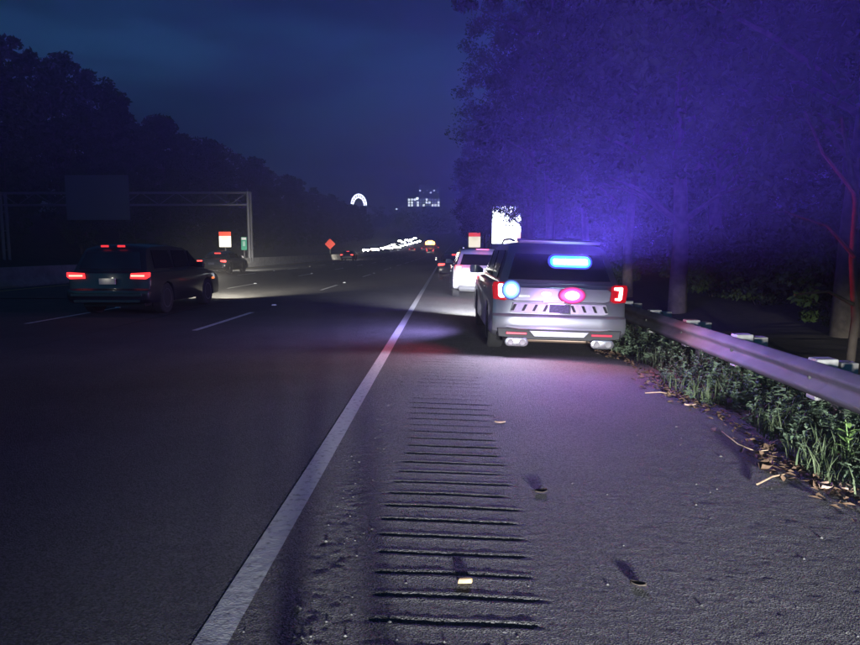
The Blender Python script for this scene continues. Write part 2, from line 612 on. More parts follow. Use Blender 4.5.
M_AMBER = mat('amber_lamp', (0.8, 0.3, 0.03), 0.3, emit=(1.0, 0.40, 0.06), strength=5)
M_PLATE = noise_mat('plate', (0.05, 0.05, 0.07), (0.10, 0.10, 0.14), 40, 0.6)


def glow_mat(name, stops, radius, strength):  # camera bloom painted as a radial emission falloff
    """an enlarged lamp lens with bloom painted in, white-hot middle fading to the rim"""
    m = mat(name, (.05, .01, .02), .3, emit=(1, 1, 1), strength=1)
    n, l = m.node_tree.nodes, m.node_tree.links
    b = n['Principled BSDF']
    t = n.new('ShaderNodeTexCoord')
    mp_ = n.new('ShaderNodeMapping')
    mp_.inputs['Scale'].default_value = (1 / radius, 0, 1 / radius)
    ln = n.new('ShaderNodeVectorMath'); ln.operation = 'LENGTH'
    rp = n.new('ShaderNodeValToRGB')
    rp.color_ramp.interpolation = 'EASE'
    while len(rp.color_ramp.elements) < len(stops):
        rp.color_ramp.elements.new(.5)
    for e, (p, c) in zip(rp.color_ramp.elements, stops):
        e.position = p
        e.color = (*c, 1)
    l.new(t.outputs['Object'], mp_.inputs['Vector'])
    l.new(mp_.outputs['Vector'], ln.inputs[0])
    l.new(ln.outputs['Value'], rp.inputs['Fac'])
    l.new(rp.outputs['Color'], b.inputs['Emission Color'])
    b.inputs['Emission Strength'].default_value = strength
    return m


def carpaint(name, c, rough=0.32, metal=0.55):
    return mat(name, c, rough, metal, coat=0.6)


def arch(cy_, r, n=7):
    """points over a wheel arch, front to back"""
    return [(cy_ + r * math.cos(t), 0.36 + r * math.sin(t)) for t in np.linspace(R(-8), R(188), n)]


def wheel(parent, x, y, r=0.37, w=0.24, side=1, full=True):
    t = MB().lathe([(-w / 2, r * .62), (-w / 2, r * .93), (-w / 2 + .03, r), (w / 2 - .03, r), (w / 2, r * .93), (w / 2, r * .62)], (x, y, r), 'x', 22)
    o = t.build('wheel', M_TYRE, parent, smooth=40)
    rim = MB().lathe([(side * w * .30, r * .63), (side * (w * .5 + .003), r * .60), (side * (w * .46), r * .52), (side * w * .3, r * .48), (side * w * .32, 0.09), (side * w * .46, 0.07)], (x, y, r), 'x', 18)
    if full:
        for k in range(5):
            a = 2 * math.pi * k / 5
            rim.box((x + side * w * .40, y + math.cos(a) * r * .3, r + math.sin(a) * r * .3), (.03, r * .55, .055), Matrix.Rotation(a, 3, 'X'))
    rim.build('rim', M_RIM, o, smooth=40)
    return o


def body_stations(W, L, tight=1.0):
    def st(x, sy, sz):
        return lambda y, z: (x, L / 2 + (y - L / 2) * sy, 0.62 + (z - 0.62) * sz)
    return [st(-W, 1 - .040 * tight, .90), st(-W * .985, 1 - .018 * tight, .96), st(-W * .93, 1 - .005, .99), st(-W * .6, 1, 1.0), st(0, 1, 1.005),
            st(W * .6, 1, 1.0), st(W * .93, 1 - .005, .99), st(W * .985, 1 - .018 * tight, .96), st(W, 1 - .040 * tight, .90)]


def cabin_stations(W, L, z0, z1, topw):
    def hw(z):
        t = max(0.0, min(1.0, (z - z0) / (z1 - z0)))
        return W * (0.90 + (topw - 0.90) * t)

    def st(s):
        def f(y, z):
            drop = 0.06 * max(0, abs(s) - .55) / .45 * (1 if z > z0 + .25 else 0)
            ins = 1 - 0.025 * (abs(s) ** 4)
            return (s * hw(z), L * .42 + (y - L * .42) * ins, z - drop)
        return f
    return [st(s) for s in (-1, -.95, -.8, -.4, 0, .4, .8, .95, 1)], hw


def glass_quad(mb, pts, off):
    """thin slab over four points, pushed out along off"""
    off = Vector(off)
    a = [Vector(p) + off for p in pts]
    b = [Vector(p) - off for p in pts]
    n = len(pts)
    mb.add(a + b, [tuple(range(n)), tuple(range(2 * n - 1, n - 1, -1))] + [(i, (i + 1) % n, n + (i + 1) % n, n + i) for i in range(n)])
    return mb


def make_car(name, S):
    """a passenger car with rear at local y=0, wheels on z=0"""
    L, W, H = S['L'], S['W'], S['H']
    root = empty(name)
    root_m = S['paint']
    zb = S['belt']
    fw, rw = L - 0.93, 1.02
    body = S.get('body') or [(0.15, .30), (.03, .38), (0, .48), (.02, .60), (.09, .63), (.11, .80), (.13, .98), (.17, zb),
            (L * .70, zb), (L * .80, zb - .03), (L - .42, zb - .12), (L - .15, zb - .22), (L - .04, .70), (L, .48), (L - .07, .27), (fw + .45, .26)]
    body = body + arch(fw, .42) + [(fw - .44, .27), (rw + .44, .27)] + arch(rw, .42) + [(rw - .45, .29)]
    b = MB().proftloft(body, body_stations(W, L)).build('body', root_m, root, smooth=38, bevel=0.012)
    cab = S.get('cab') or [(.17, zb - .02), (.40, H - .18), (.52, H - .07), (.80, H - .02), (1.9, H), (2.7, H - .06), (3.75, zb - .02)]
    stn, hw = cabin_stations(W, L, zb, H, S.get('topw', .72))
    MB().proftloft(cab, stn).build('cabin', root_m, root, smooth=38, bevel=0.01)
    # rear glass on the slope between cab[0] and cab[1]
    (ya, za), (yb, zb_) = cab[0], cab[1]

    def on_back(u, t, out=0.012):
        y, z = ya + (yb - ya) * t, za + (zb_ - za) * t
        n = Vector((0, -(zb_ - za), (yb - ya))).normalized()
        return Vector((u * hw(z), y, z)) + n * out + Vector((0, 0.03 * abs(u) ** 3, 0))
    rg = MB()
    g = 8
    us = np.linspace(-.86, .86, g)
    ring_ = [on_back(u, .14) for u in us] + [on_back(u * .97, .93) for u in us[::-1]]
    n_ = len(ring_)
    rg.add(ring_ + [p + Vector((0, .02, 0)) for p in ring_], [(i, i + 1, n_ - 2 - i, n_ - 1 - i) for i in range(g - 1)] +
           [(n_ + n_ - 1 - i, n_ + n_ - 2 - i, n_ + i + 1, n_ + i) for i in range(g - 1)] + [(i, (i + 1) % n_, n_ + (i + 1) % n_, n_ + i) for i in range(n_)])
    rg.build('rear_window', M_GLASS, root, smooth=40)
    (yc, zc) = cab[-1]
    (yd, zd) = cab[-2]
    wsn = MB()
    nf = Vector((0, (zd - zc), (yc - yd))).normalized()
    glass_quad(wsn, [Vector((s * .86 * hw(zc + (zd - zc) * t), yc + (yd - yc) * t, zc + (zd - zc) * t)) + nf * .008 for s, t in ((-1, .12), (1, .12), (1, .92), (-1, .92))], nf * .006)
    wsn.build('windscreen', M_GLASS, root)
    for s in (-1, 1):
        ys = S.get('side') or [(.62, 1.62), (1.72, 2.62), (2.70, 3.30)]
        for (y0, y1) in ys:
            lo, hi = zb + .05, H - .17
            q = MB()
            y1t = min(y1, yc - (yc - yd) * .85) if y1 > yd else y1
            y0b = max(y0, .42) if y0 < .7 else y0
            pts = [Vector((s * (hw(lo) + .004), y0b, lo)), Vector((s * (hw(lo) + .004), y1, lo)), Vector((s * (hw(hi) + .004), y1t - .05, hi)), Vector((s * (hw(hi) + .004), y0 + .08, hi))]
            glass_quad(q, pts, (s * .007, 0, .002))
            q.build('side_window', M_GLASS, root)
        wheel(root, s * (W - .13), rw, side=s, full=S.get('full', True))
        wheel(root, s * (W - .13), fw, side=s, full=S.get('full', True))
        mm = MB().proftloft([(-.05, -.06), (.06, -.07), (.10, 0), (.06, .08), (-.05, .08)], [lambda a, z: (s * (W - .06), 3.15 / 5 * L + .05 + a, zb + .07 + z * .5),
                            lambda a, z: (s * (W + .04), 3.15 / 5 * L + a, zb + .10 + z), lambda a, z: (s * (W + .17), 3.15 / 5 * L + a, zb + .10 + z), lambda a, z: (s * (W + .20), 3.15 / 5 * L + a * .6, zb + .10 + z * .7)])
        mm.build('mirror', root_m, root, smooth=50)
        hl = MB().box((s * (W - .25), L - .16, zb - .33), (.38, .22, .14)).build('headlight', S['head'], root, bevel=.02)
    # underbody
    MB().box((0, L / 2, .27), (W * 1.5, L * .86, .10)).build('underbody', M_BLACK, root)
    MB().box((0, L - .02, .52), (W * 1.1, .06, .20)).build('grille', M_BLACK, root, bevel=.01)
    return root, hw, on_back


def simple_tail(root, W, z, m, w=.26, h=.16, y=.10):
    for s in (-1, 1):
        MB().box((s * (W - .17), y, z), (w, .10, h)).build('tail_light', m, root, bevel=.02)


# --- the police SUV parked on the shoulder
SX, SY = 1.62, 9.42
sz = float(base_z(np.array(SX), np.array(0.0)))
M_SILVER = carpaint('silver_paint', (0.30, 0.30, 0.33), 0.34, 0.6)
SUV = dict(L=4.95, W=.985, H=1.72, belt=1.08, paint=M_SILVER, head=M_HEADOFF)
suv, hw, on_back = make_car('police_suv', SUV)
suv.location = (SX, SY, sz)
suv.rotation_euler = (0, math.atan(CROSS), R(0.6))
tag(suv, 'silver police SUV with flashing blue and red lights stopped on the shoulder', 'police car')
# tailgate skin, trim and lamps
MB().proftloft([(-.74, .84), (-.76, .99), (-.70, 1.03), (.70, 1.03), (.76, .99), (.74, .84), (.66, .815), (-.66, .815)],
               [lambda a, z: (a, .10 + (z - .8) * .06, z), lambda a, z: (a * .985, .078 + (z - .8) * .06, .92 + (z - .92) * .96)]).build('tailgate_panel', M_SILVER, suv, bevel=.012)
M_REFTAPE = noise_mat('reflective_tape', (0.62, 0.61, 0.60), (0.74, 0.73, 0.72), 20, 0.45)
tape = MB().proftloft([(-.72, .665), (-.68, .80), (.68, .80), (.72, .665), (.66, .645), (-.66, .645)],
                      [lambda a, z: (a, .095, z), lambda a, z: (a * .99, .070, .72 + (z - .72) * .97)]).build('reflective_band', M_REFTAPE, suv, bevel=.008)
for s in (-1, 1):
    for k in range(4):
        xc = s * (.20 + k * .155)
        sl = s * .022
        MB().prism([(xc - .020 + sl, .680), (xc + .020 + sl, .680), (xc + .020 - sl, .775), (xc - .020 - sl, .775)], .010, lambda u, v, w: (u, .064 + w, v)).build('dark_stripe', M_BLACK, tape)
pl = MB().box((-.045 + .045, .062, .722), (.30, .018, .125)).build('licence_plate', M_PLATE, suv, bevel=.006)
MB().box((0, .072, .722), (.33, .012, .15)).build('plate_frame', M_CHROME, pl)
MB().box((0, .073, .826), (.50, .03, .022)).build('tailgate_handle', M_CHROME, suv, bevel=.006)
em_ = MB().lathe([(0, .07), (-.012, .066), (-.014, 0.01)], (0, 0, 0), 'y', 20).build('emblem', M_CHROME, suv, smooth=40)
em_.scale = (1.15, 1, .55)
em_.location = (-.20, .082, .935)
# badge-like letter marks beside the emblem are too blurred to read: a short bright bar only
MB().box((-.52, .078, .895), (.16, .008, .035)).build('badge', M_CHROME, suv)
# bumper
M_BUMP = carpaint('bumper_paint', (0.34, 0.34, 0.37), 0.36, 0.5)
bp_prof = [(-.93, .44), (-.95, .55), (-.90, .615), (.90, .615), (.95, .55), (.93, .44), (.60, .405), (-.60, .405)]
bump = MB().proftloft(bp_prof, [lambda a, z: (a, .05 + .10 * abs(a) ** 6, z), lambda a, z: (a * .985, -.012 + .12 * abs(a) ** 6, z), lambda a, z: (a * .97, -.035 + .12 * abs(a) ** 6, .52 + (z - .52) * .80)]).build('bumper', M_BUMP, suv, smooth=50)
val = MB().proftloft([(-.90, .30), (-.92, .43), (.92, .43), (.90, .30), (.55, .265), (-.55, .265)],
                     [lambda a, z: (a, .12, z), lambda a, z: (a * .98, .012, z)]).build('lower_valance', M_BLACK, suv, bevel=.012)
MB().prism([(-.44, .40), (-.36, .315), (.36, .315), (.44, .40)], .03, lambda u, v, w: (u, -.012 + w, v)).build('skid_plate', M_BUMP, val, bevel=.008)
for s in (-1, 1):
    MB().box((s * .62, .004, .355), (.30, .02, .032)).build('reflector', M_REFLECT, suv, bevel=.006)
    st_ = [(s * .62 + u, .235 + v) for u, v in [(.105 + .058 * math.cos(t), .058 * math.sin(t)) for t in np.linspace(-math.pi / 2, math.pi / 2, 9)] + [(-.105 + .058 * math.cos(t), .058 * math.sin(t)) for t in np.linspace(math.pi / 2, 3 * math.pi / 2, 9)]]
    cx_ = s * .62
    ex = MB().proftloft(st_, [lambda a, z: (a, .20, z), lambda a, z: (a, -.045, z), lambda a, z: (cx_ + (a - cx_) * 1.03, -.055, .235 + (z - .235) * 1.08), lambda a, z: (cx_ + (a - cx_) * .95, -.060, .235 + (z - .235) * .92)]).build('exhaust_tip', mat('polished_tip', (.62, .62, .65), .22, .9), suv, smooth=40)
    for d in (-.085, .085):
        MB().lathe([(-.064, .047), (-.066, .040), (-.063, .010)], (cx_ + d, 0, .235), 'y', 16).build('pipe_bore', mat('sooty_bore', (.22, .21, .21), .6, .3), ex)
MB().tube([(-.62, .25, .235), (-.35, .35, .22), (.35, .35, .22), (.62, .25, .235)], .035, 10).build('exhaust_pipe', mat('rusty_pipe', (.35, .25, .18), .5, .6), suv, smooth=60)
# tail light clusters: red lens with a hook-shaped light guide
for s in (-1, 1):
    f = lambda u, v, w: (s * u, .06 + .20 * max(0, u - .80) + w, v)
    lens = MB().prism([(.735, .86), (.755, 1.06), (.80, 1.09), (.965, 1.09), (.985, 1.03), (.965, .84), (.80, .825)], .10, f).build('tail_light', M_REDLENS, suv, bevel=.012)
    f2 = lambda u, v, w: (s * u, .047 + .20 * max(0, u - .80) + w, v)
    hook = [(.775, 1.055), (.775, 1.020), (.855, 1.012), (.845, .905), (.795, .900), (.795, .872), (.872, .868), (.897, .895), (.905, 1.050), (.885, 1.065)]
    MB().prism(hook, .02, f2).build('light_guide', M_TAILHOT if s > 0 else mat('strobe_white', (.9, .9, 1), .3, emit=(.9, .85, 1), strength=9), lens)
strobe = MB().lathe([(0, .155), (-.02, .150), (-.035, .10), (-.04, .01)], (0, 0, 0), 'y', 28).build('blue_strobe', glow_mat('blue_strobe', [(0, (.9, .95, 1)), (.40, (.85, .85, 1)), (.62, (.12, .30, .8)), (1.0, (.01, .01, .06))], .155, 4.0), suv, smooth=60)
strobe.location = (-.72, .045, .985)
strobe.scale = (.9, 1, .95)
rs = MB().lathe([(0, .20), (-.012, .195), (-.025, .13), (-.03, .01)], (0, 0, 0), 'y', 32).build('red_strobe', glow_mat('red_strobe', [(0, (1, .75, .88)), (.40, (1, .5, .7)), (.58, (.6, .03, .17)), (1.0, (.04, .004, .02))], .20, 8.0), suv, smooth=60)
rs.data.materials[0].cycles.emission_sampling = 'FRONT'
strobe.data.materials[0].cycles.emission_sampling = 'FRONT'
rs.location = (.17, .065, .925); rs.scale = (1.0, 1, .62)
# blue light bar at the top of the rear window
LB = on_back(.0, .70, .03)


def stadium(hw_, hh, n=8):
    r = hh
    return [(hw_ - r + r * math.cos(t), r * math.sin(t)) for t in np.linspace(-math.pi / 2, math.pi / 2, n)] + \
           [(-hw_ + r + r * math.cos(t), r * math.sin(t)) for t in np.linspace(math.pi / 2, 3 * math.pi / 2, n)]


def ring_prism(mb, poly, th, f):
    return mb.prism(poly, th, f)


barx = .16
M_BAR0 = mat('bar_halo', (.02, .03, .2), .4, emit=(.10, .10, .9), strength=.8)  # housing given a glow to imitate the halo round the bar
M_BAR1 = mat('bar_lens', (.1, .5, .9), .3, emit=(.04, .55, 1.0), strength=1.6)
M_BAR2 = mat('bar_leds', (.8, .95, 1), .3, emit=(.62, .90, 1.0), strength=26)
M_BAR2.cycles.emission_sampling = 'FRONT'
lbar = MB().prism(stadium(.330, .105), .03, lambda u, v, w: (LB.x + barx + u, LB.y - .02 + w + v * .35, LB.z + v)).build('light_bar', M_BAR0, suv, bevel=.01)
l1 = MB().prism(stadium(.300, .082), .03, lambda u, v, w: (LB.x + barx + u, LB.y - .045 + w + v * .35, LB.z + v)).build('bar_lens', M_BAR1, lbar, bevel=.01)
for k in range(8):
    u0 = -.245 + k * .0615
    MB().prism([(u0, -.034), (u0 + .055, -.034), (u0 + .055, .034), (u0, .034)], .03, lambda u, v, w: (LB.x + barx + u, LB.y - .065 + w + v * .35, LB.z + v)).build('led_module', M_BAR2, lbar)
MB().prism([(.40, 1.705), (.70, 1.74), (.70, 1.69), (.44, 1.665)], 1.20, lambda u, v, w: (-.60 + w, u - .10, v)).build('roof_spoiler', M_SILVER, suv, bevel=.01)
MB().tube([(.0, 1.0, 1.70), (.0, .96, 2.0)], [.010, .004], 6).build('antenna', M_BLACK, suv)
for s in (-1, 1):
    MB().tube([(s * .63, .7, 1.70), (s * .64, 1.2, 1.735), (s * .64, 2.2, 1.74), (s * .62, 2.7, 1.69)], .018, 6).build('roof_rail', M_BLACK, suv)
    for y in (1.75, 2.75):
        MB().box((s * .985, y, .93), (.03, .20, .03)).build('door_handle', M_SILVER, suv, bevel=.006)
# lamps of the SUV, plus added fill and flare spots
lamp('blue_bar_lamp', 'SPOT', (barx, LB.y - .46, LB.z - .03), 480, (.15, .09, 1), suv, aim=(0.0, -1, 0.1), size=.15, cone=150, blend=.8, beam=(108.0, -.10, .25))
lamp('flare_streak_lamp', 'SPOT', (barx + .2, LB.y - .40, LB.z + .05), 26000, (.14, .08, 1), suv, aim=(.72, -.55, 1.15), size=.10, cone=26, blend=1.0)  # added narrow spot imitating a diagonal lens-flare streak
lamp('red_strobe_lamp', 'SPOT', (.17, -.20, .93), 80, (1, .03, .16), suv, aim=(-.35, -1, -.2), size=.08, cone=178, blend=.4)
lamp('rear_fill_lamp', 'POINT', (-.1, -.36, .80), 30, (.62, .36, 1), suv, size=.3)  # added fill hanging behind the bumper, not a lamp of the car
lamp('left_fill_lamp', 'SPOT', (-1.08, 2.4, 1.15), 900, (.42, .34, 1), suv, aim=(-1, .25, -.16), size=.08, cone=140, blend=.9)  # unseen lamp added to brighten the lanes on the left
lamp('left_side_red_lamp', 'SPOT', (-1.08, .6, 1.0), 130, (1, .06, .16), suv, aim=(-1, -.2, -.25), size=.08, cone=120, blend=.9)
lamp('left_strobe_lamp', 'SPOT', (-.75, -.22, 1.0), 360, (.74, .66, 1), suv, aim=(-.15, -1, -.35), size=.10, cone=180, blend=.3)
lamp('right_tail_lamp', 'SPOT', (.88, -.08, .97), 25, (1, .05, .10), suv, aim=(.1, -1, .1), size=.08, cone=165, blend=.8)
lamp('right_side_red_lamp', 'SPOT', (1.06, 1.2, 1.2), 420, (1, .01, .05), suv, aim=(1, -.30, .30), size=.06, cone=60, blend=.8)
lamp('front_blue_lamp', 'SPOT', (.55, 3.4, 1.55), 2300, (.13, .07, 1), suv, aim=(.1, 1, .30), size=.1, cone=160, blend=.8)
for s in (-1, 1):
    lamp('suv_headlamp', 'SPOT', (s * .7, 5.0, .75), 5000, HEAD, suv, aim=(-.10, 1, -.01), size=.06, cone=90, blend=1.0, beam=(0.08, 0.0, 0.06))

# --- white crossover stopped ahead of it, lit by the SUV's headlights
M_WHITE = carpaint('white_paint', (0.55, 0.55, 0.56), .35, 0.0)
X2 = dict(L=4.6, W=.93, H=1.62, belt=1.02, paint=M_WHITE, head=M_HEADOFF)
wc, hw2, ob2 = make_car('white_crossover', X2)
wc.location = (1.10, 20.8, float(base_z(np.array(1.1), np.array(0.))))
wc.rotation_euler = (0, math.atan(CROSS), R(1))
tag(wc, 'white crossover stopped on the shoulder just ahead of the police SUV', 'car')
simple_tail(wc, .93, .93, M_TAIL, .22, .26, .09)
MB().box((0, .06, .70), (.34, .05, .13)).build('licence_plate', M_PLATE, wc)
MB().box((0, -.0, .50), (1.5, .05, .16)).build('bumper', M_WHITE, wc, bevel=.02)
MB().box((0, .02, .34), (1.5, .06, .14)).build('lower_valance', M_BLACK, wc, bevel=.02)
MB().box((0, .33, 1.575), (.40, .03, .03)).build('brake_light', M_TAIL, wc)
for s in (-1, 1):
    MB().tube([(s * .6, .7, 1.60), (s * .61, 1.2, 1.645), (s * .61, 2.3, 1.64), (s * .58, 2.8, 1.58)], .02, 6).build('roof_rail', M_CHROME, wc)

lamp('tail_glow_lamp', 'POINT', (-.7, -.25, .95), 14, (1, .03, .08), wc, size=.1)
# --- dark sedan further ahead with only its lights showing
M_DARK = carpaint('dark_paint', (0.03, 0.03, 0.035), .3, .3)
SED = dict(L=4.7, W=.90, H=1.45, belt=.95, paint=M_DARK, head=M_HEADLIT,
           body=[(0.13, .32), (.03, .40), (0, .50), (.02, .62), (.04, .80), (.10, .94), (.80, .97), (3.3, .95), (3.9, .90), (4.35, .80), (4.6, .68), (4.7, .48), (4.62, .28), (4.22, .26)],
           cab=[(.62, .93), (1.30, 1.33), (1.55, 1.41), (2.0, 1.45), (2.5, 1.42), (2.75, 1.36), (3.55, .93)], side=[(1.30, 2.05), (2.12, 2.95)], topw=.70)
sd, _, _ = make_car('dark_sedan', SED)
simple_tail(sd, .90, .80, M_TAIL, .34, .12, .09)
MB().box((0, .02, .66), (.36, .04, .12)).build('licence_plate', M_PLATE, sd)
MB().box((0, 1.24, 1.30), (.40, .04, .03)).build('brake_light', M_TAIL, sd)
MB().box((0, .0, .45), (1.5, .05, .16)).build('bumper', M_DARK, sd, bevel=.02)
sd.location = (.45, 33.0, float(base_z(np.array(.45), np.array(0.))))
tag(sd, 'dark sedan with red lights ahead of the white crossover', 'car')

# --- car passing in the second lane
XA = dict(L=4.6, W=.94, H=1.66, belt=1.02, paint=carpaint('navy_paint', (0.012, 0.013, 0.02), .45, .2), head=M_HEADLIT)
ca, _, _ = make_car('passing_crossover', XA)
for s in (-1, 1):
    tl = MB().prism([(.52, .86), (.54, .98), (.93, 1.00), (.93, .90), (.86, .85)], .12, lambda u, v, w: (s * u, .05 + .16 * max(0, u - .75) + w, v)).build('tail_light', mat('tail_glow', (.5, .02, .02), .3, emit=(1.0, .035, .04), strength=1.9), ca, bevel=.01)
    MB().box((s * .70, .042, .925), (.30, .02, .035)).build('light_guide', mat('tail_core', (.5, .02, .02), .3, emit=(1.0, .22, .16), strength=4.5), tl)
    MB().box((s * .19, .40, 1.585), (.16, .04, .045)).build('brake_light', mat('brake_glow', (.5, .02, .02), .3, emit=(1.0, .04, .05), strength=1.1), ca)
    MB().box((s * .945, 4.05, .72), (.02, .16, .05)).build('side_marker', mat('marker_amber', (.6, .2, .02), .3, emit=(1, .22, .06), strength=1.5), ca)
MB().box((0, .07, .80), (.36, .05, .13)).build('licence_plate', noise_mat('pale_plate', (.3, .3, .28), (.36, .36, .34), 30), ca)
MB().box((0, .0, .50), (1.6, .05, .05)).build('bumper_trim', M_CHROME, ca)
MB().box((0, .02, .36), (1.5, .05, .05)).build('skid_trim', M_CHROME, ca)
lamp('plate_lamp', 'POINT', (0, -.06, .90), .6, (1, .95, .8), ca, size=.02)
for s in (-1, 1):
    lamp('car_headlamp', 'SPOT', (s * .68, 4.68, .72), 4500, (1, .92, .74), ca, aim=(.02, 1, -.02), size=.05, cone=80, blend=1.0, beam=(0.5, 0.0, 0.08))
ca.location = (-7.6, 14.3, 0)
tag(ca, 'dark crossover in the second lane with wide red tail lights', 'car')
# --- car in the far lane beside the barrier
cb = copy_tree(sd)
cb.location = (-14.6, 40.0, 0)
tag(cb, 'dark sedan beside the concrete barrier showing two red tail lights', 'car', 'cars driving ahead')
for s in (-1, 1):
    lamp('car_headlamp', 'SPOT', (s * .65, 4.8, .66), 4500, (1, .95, .82), cb, aim=(-.08, 1, .02), size=.05, cone=60, blend=1.0, beam=(0.6, 0.0, 0.1))
cc = copy_tree(sd)
cc.location = (-14.2, 92.0, 0)
tag(cc, 'small distant sedan in the far lane with two red lights', 'car', 'cars driving ahead')
for s in (-1, 1):
    lamp('car_headlamp', 'SPOT', (s * .65, 4.8, .66), 1500, (1, .95, .82), cc, aim=(-.25, 1, .1), size=.05, cone=110, blend=1.0, beam=(0.8, 0.0, 0.3))
# distant tail lights under the amber beacon
for i, (px, yy) in enumerate(((412, 190), (424, 205), (436, 215), (430, 165))):
    p = at(px, 249, yy)
    c = copy_tree(sd)
    c.location = (p.x, yy, float(far_rise(yy)))
    tag(c, 'distant dark car with red tail lights queueing below the amber beacon', 'car', 'cars queueing far down the lanes')
# oncoming cars far away on the opposite carriageway, headlights blazing
on0 = None
k = 0
spots = [(367, 182), (372, 196), (377, 190), (382, 206), (386, 222), (391, 214), (396, 236), (399, 224), (402, 250), (406, 262), (409, 276), (412, 290), (416, 305), (419, 325), (404, 300), (394, 262), (400, 330), (407, 345), (412, 360), (389, 240), (379, 215), (415, 380), (410, 330)]
for px, yy in spots:
    p = at(px, 247, yy)
    if on0 is None:
        o_s = dict(SED); o_s['full'] = False
        on0, _, _ = make_car('oncoming_car', o_s)
        for s in (-1, -.42, .42, 1):  # lenses oversized and inner pair added to imitate merged headlight glare
            MB().lathe([(0, .25), (.03, .23), (.06, .02)], (s * .64, 4.66, .66), 'y', 14).build('headlight_glare', mat('full_beam', (1, 1, 1), .2, emit=(1, .97, .86), strength=110), on0)
        c = on0
    else:
        c = copy_tree(on0)
    c.location = (p.x, yy + 4.7, float(far_rise(yy)))
    c.rotation_euler = (0, 0, R(180) + math.atan2(-p.x, yy) * -0.6)
    tag(c, 'distant oncoming car with glaring white headlights far down the highway', 'car', 'oncoming cars far down the highway')
    k += 1

# --- works truck with an amber beacon board
tk = empty('works_truck')
M_TRUCK = mat('truck_paint', (.45, .28, .05), .5)
MB().box((0, 2.2, 1.0), (2.2, 4.4, .18)).build('flatbed', M_BLACK, tk)
MB().proftloft([(4.5, .6), (4.5, 2.5), (4.9, 2.65), (5.7, 2.6), (6.1, 1.7), (7.0, 1.55), (7.1, .6)], [lambda y, z: (-1.05, y, z), lambda y, z: (1.05, y, z)]).build('cab', M_TRUCK, tk, bevel=.04)
MB().box((0, 4.45, 2.1), (1.6, .06, .6)).build('rear_window', M_GLASS, tk)
for s in (-1, 1):
    for y in (1.2, 5.9):
        wheel(tk, s * .95, y, .48, .3, s, False)
    MB().box((s * .85, -.03, 1.0), (.35, .08, .16)).build('tail_light', M_TAIL, tk)
    MB().tube([(s * .7, .5, 1.0), (s * .7, .5, 2.3)], .05, 6).build('board_post', M_BLACK, tk)
bd = MB().prism([(1.45 * math.cos(t), 1.25 * math.sin(t)) for t in np.linspace(0, math.pi, 14)], .12, lambda u, v, w: (u, .35 + w, 2.25 + v)).build('beacon_board', mat('board_glow', (.1, .05, .01), .6, emit=(1, .25, .02), strength=.8), tk)  # amber lamp light put into the board as its own glow
for i in range(5):
    for j in range(4):
        x, z = -1.0 + i * .5, 2.45 + j * .25
        if (x / 1.35) ** 2 + ((z - 2.25) / 1.15) ** 2 < 1:
            MB().lathe([(0, .13), (-.04, .11), (-.05, .02)], (x, .345, z), 'y', 10).build('amber_lamp', mat('amber_on', (1, .5, .1), .3, emit=(1, .55, .12), strength=26), bd)
p = at(430, 250, 172)
tk.location = (p.x, 172, float(far_rise(172)))
tag(tk, 'works truck with a half-round amber beacon board lit up ahead', 'truck')

# ------------------------------------------------------------------ signs
M_SIGNW = mat('sign_white_glow', (.8, .78, .7), .6, emit=(1.0, .90, .70), strength=1.0)  # emission stands in for headlights thrown back by retroreflective sheeting
M_SIGNR = mat('sign_red_glow', (.75, .12, .05), .6, emit=(1.0, .08, .05), strength=.8)  # same stand-in glow for the retroreflective header
M_SIGNG = mat('sign_green', (.05, .35, .22), .6)
M_DARKMARK = mat('sign_black', (.05, .05, .05), .6)


def speed_sign(name, c, w, h, label, head=.27, base=0.0):
    r = empty(name, (c.x, c.y, base))
    zt = c.z - base
    MB().tube([(0, .06, -.3), (0, .06, zt + h * .45)], .045, 8).build('post', M_GALV, r)
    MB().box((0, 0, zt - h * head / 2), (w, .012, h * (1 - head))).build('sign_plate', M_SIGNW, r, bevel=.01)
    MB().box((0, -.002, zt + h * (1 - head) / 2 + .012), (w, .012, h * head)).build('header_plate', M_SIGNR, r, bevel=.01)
    for k, (ww, zz) in enumerate(((.6, .16), (.5, .04))):
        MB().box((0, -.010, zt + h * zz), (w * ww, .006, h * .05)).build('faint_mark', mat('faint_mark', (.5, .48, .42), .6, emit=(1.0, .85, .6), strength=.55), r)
    return tag(r, label, 'sign')


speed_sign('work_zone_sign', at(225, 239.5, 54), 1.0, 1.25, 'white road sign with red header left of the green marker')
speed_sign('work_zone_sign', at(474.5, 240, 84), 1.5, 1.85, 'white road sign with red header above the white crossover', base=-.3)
c = at(244, 243.5, 57)
g = empty('mile_marker', (c.x, c.y, 0))
MB().tube([(0, .04, -.2), (0, .04, c.z + .4)], .03, 6).build('post', M_GALV, g)
MB().box((0, 0, c.z), (.50, .012, 1.12)).build('sign_plate', M_SIGNG, g, bevel=.01)
MB().box((0, -.010, c.z + .42), (.40, .006, .20)).build('faint_mark', mat('marker_white', (.8, .8, .78), .6), g)
MB().box((0, -.010, c.z - .02), (.22, .006, .42)).build('faint_mark', mat('marker_pale', (.35, .6, .5), .6), g)
tag(g, 'narrow upright green roadside marker near the gantry post', 'sign')
c = at(330, 244, 103)
g = empty('diamond_sign', (c.x, c.y, 0))
MB().tube([(0, .05, -.2), (0, .05, c.z)], .045, 6).build('post', M_GALV, g)
MB().prism([(0, -.85), (.85, 0), (0, .85), (-.85, 0)], .02, lambda u, v, w: (u, w, c.z + v)).build('sign_plate', mat('warning_orange', (.90, .10, .06), .6), g, bevel=.02)
tag(g, 'orange diamond warning sign beyond the barrier', 'sign')

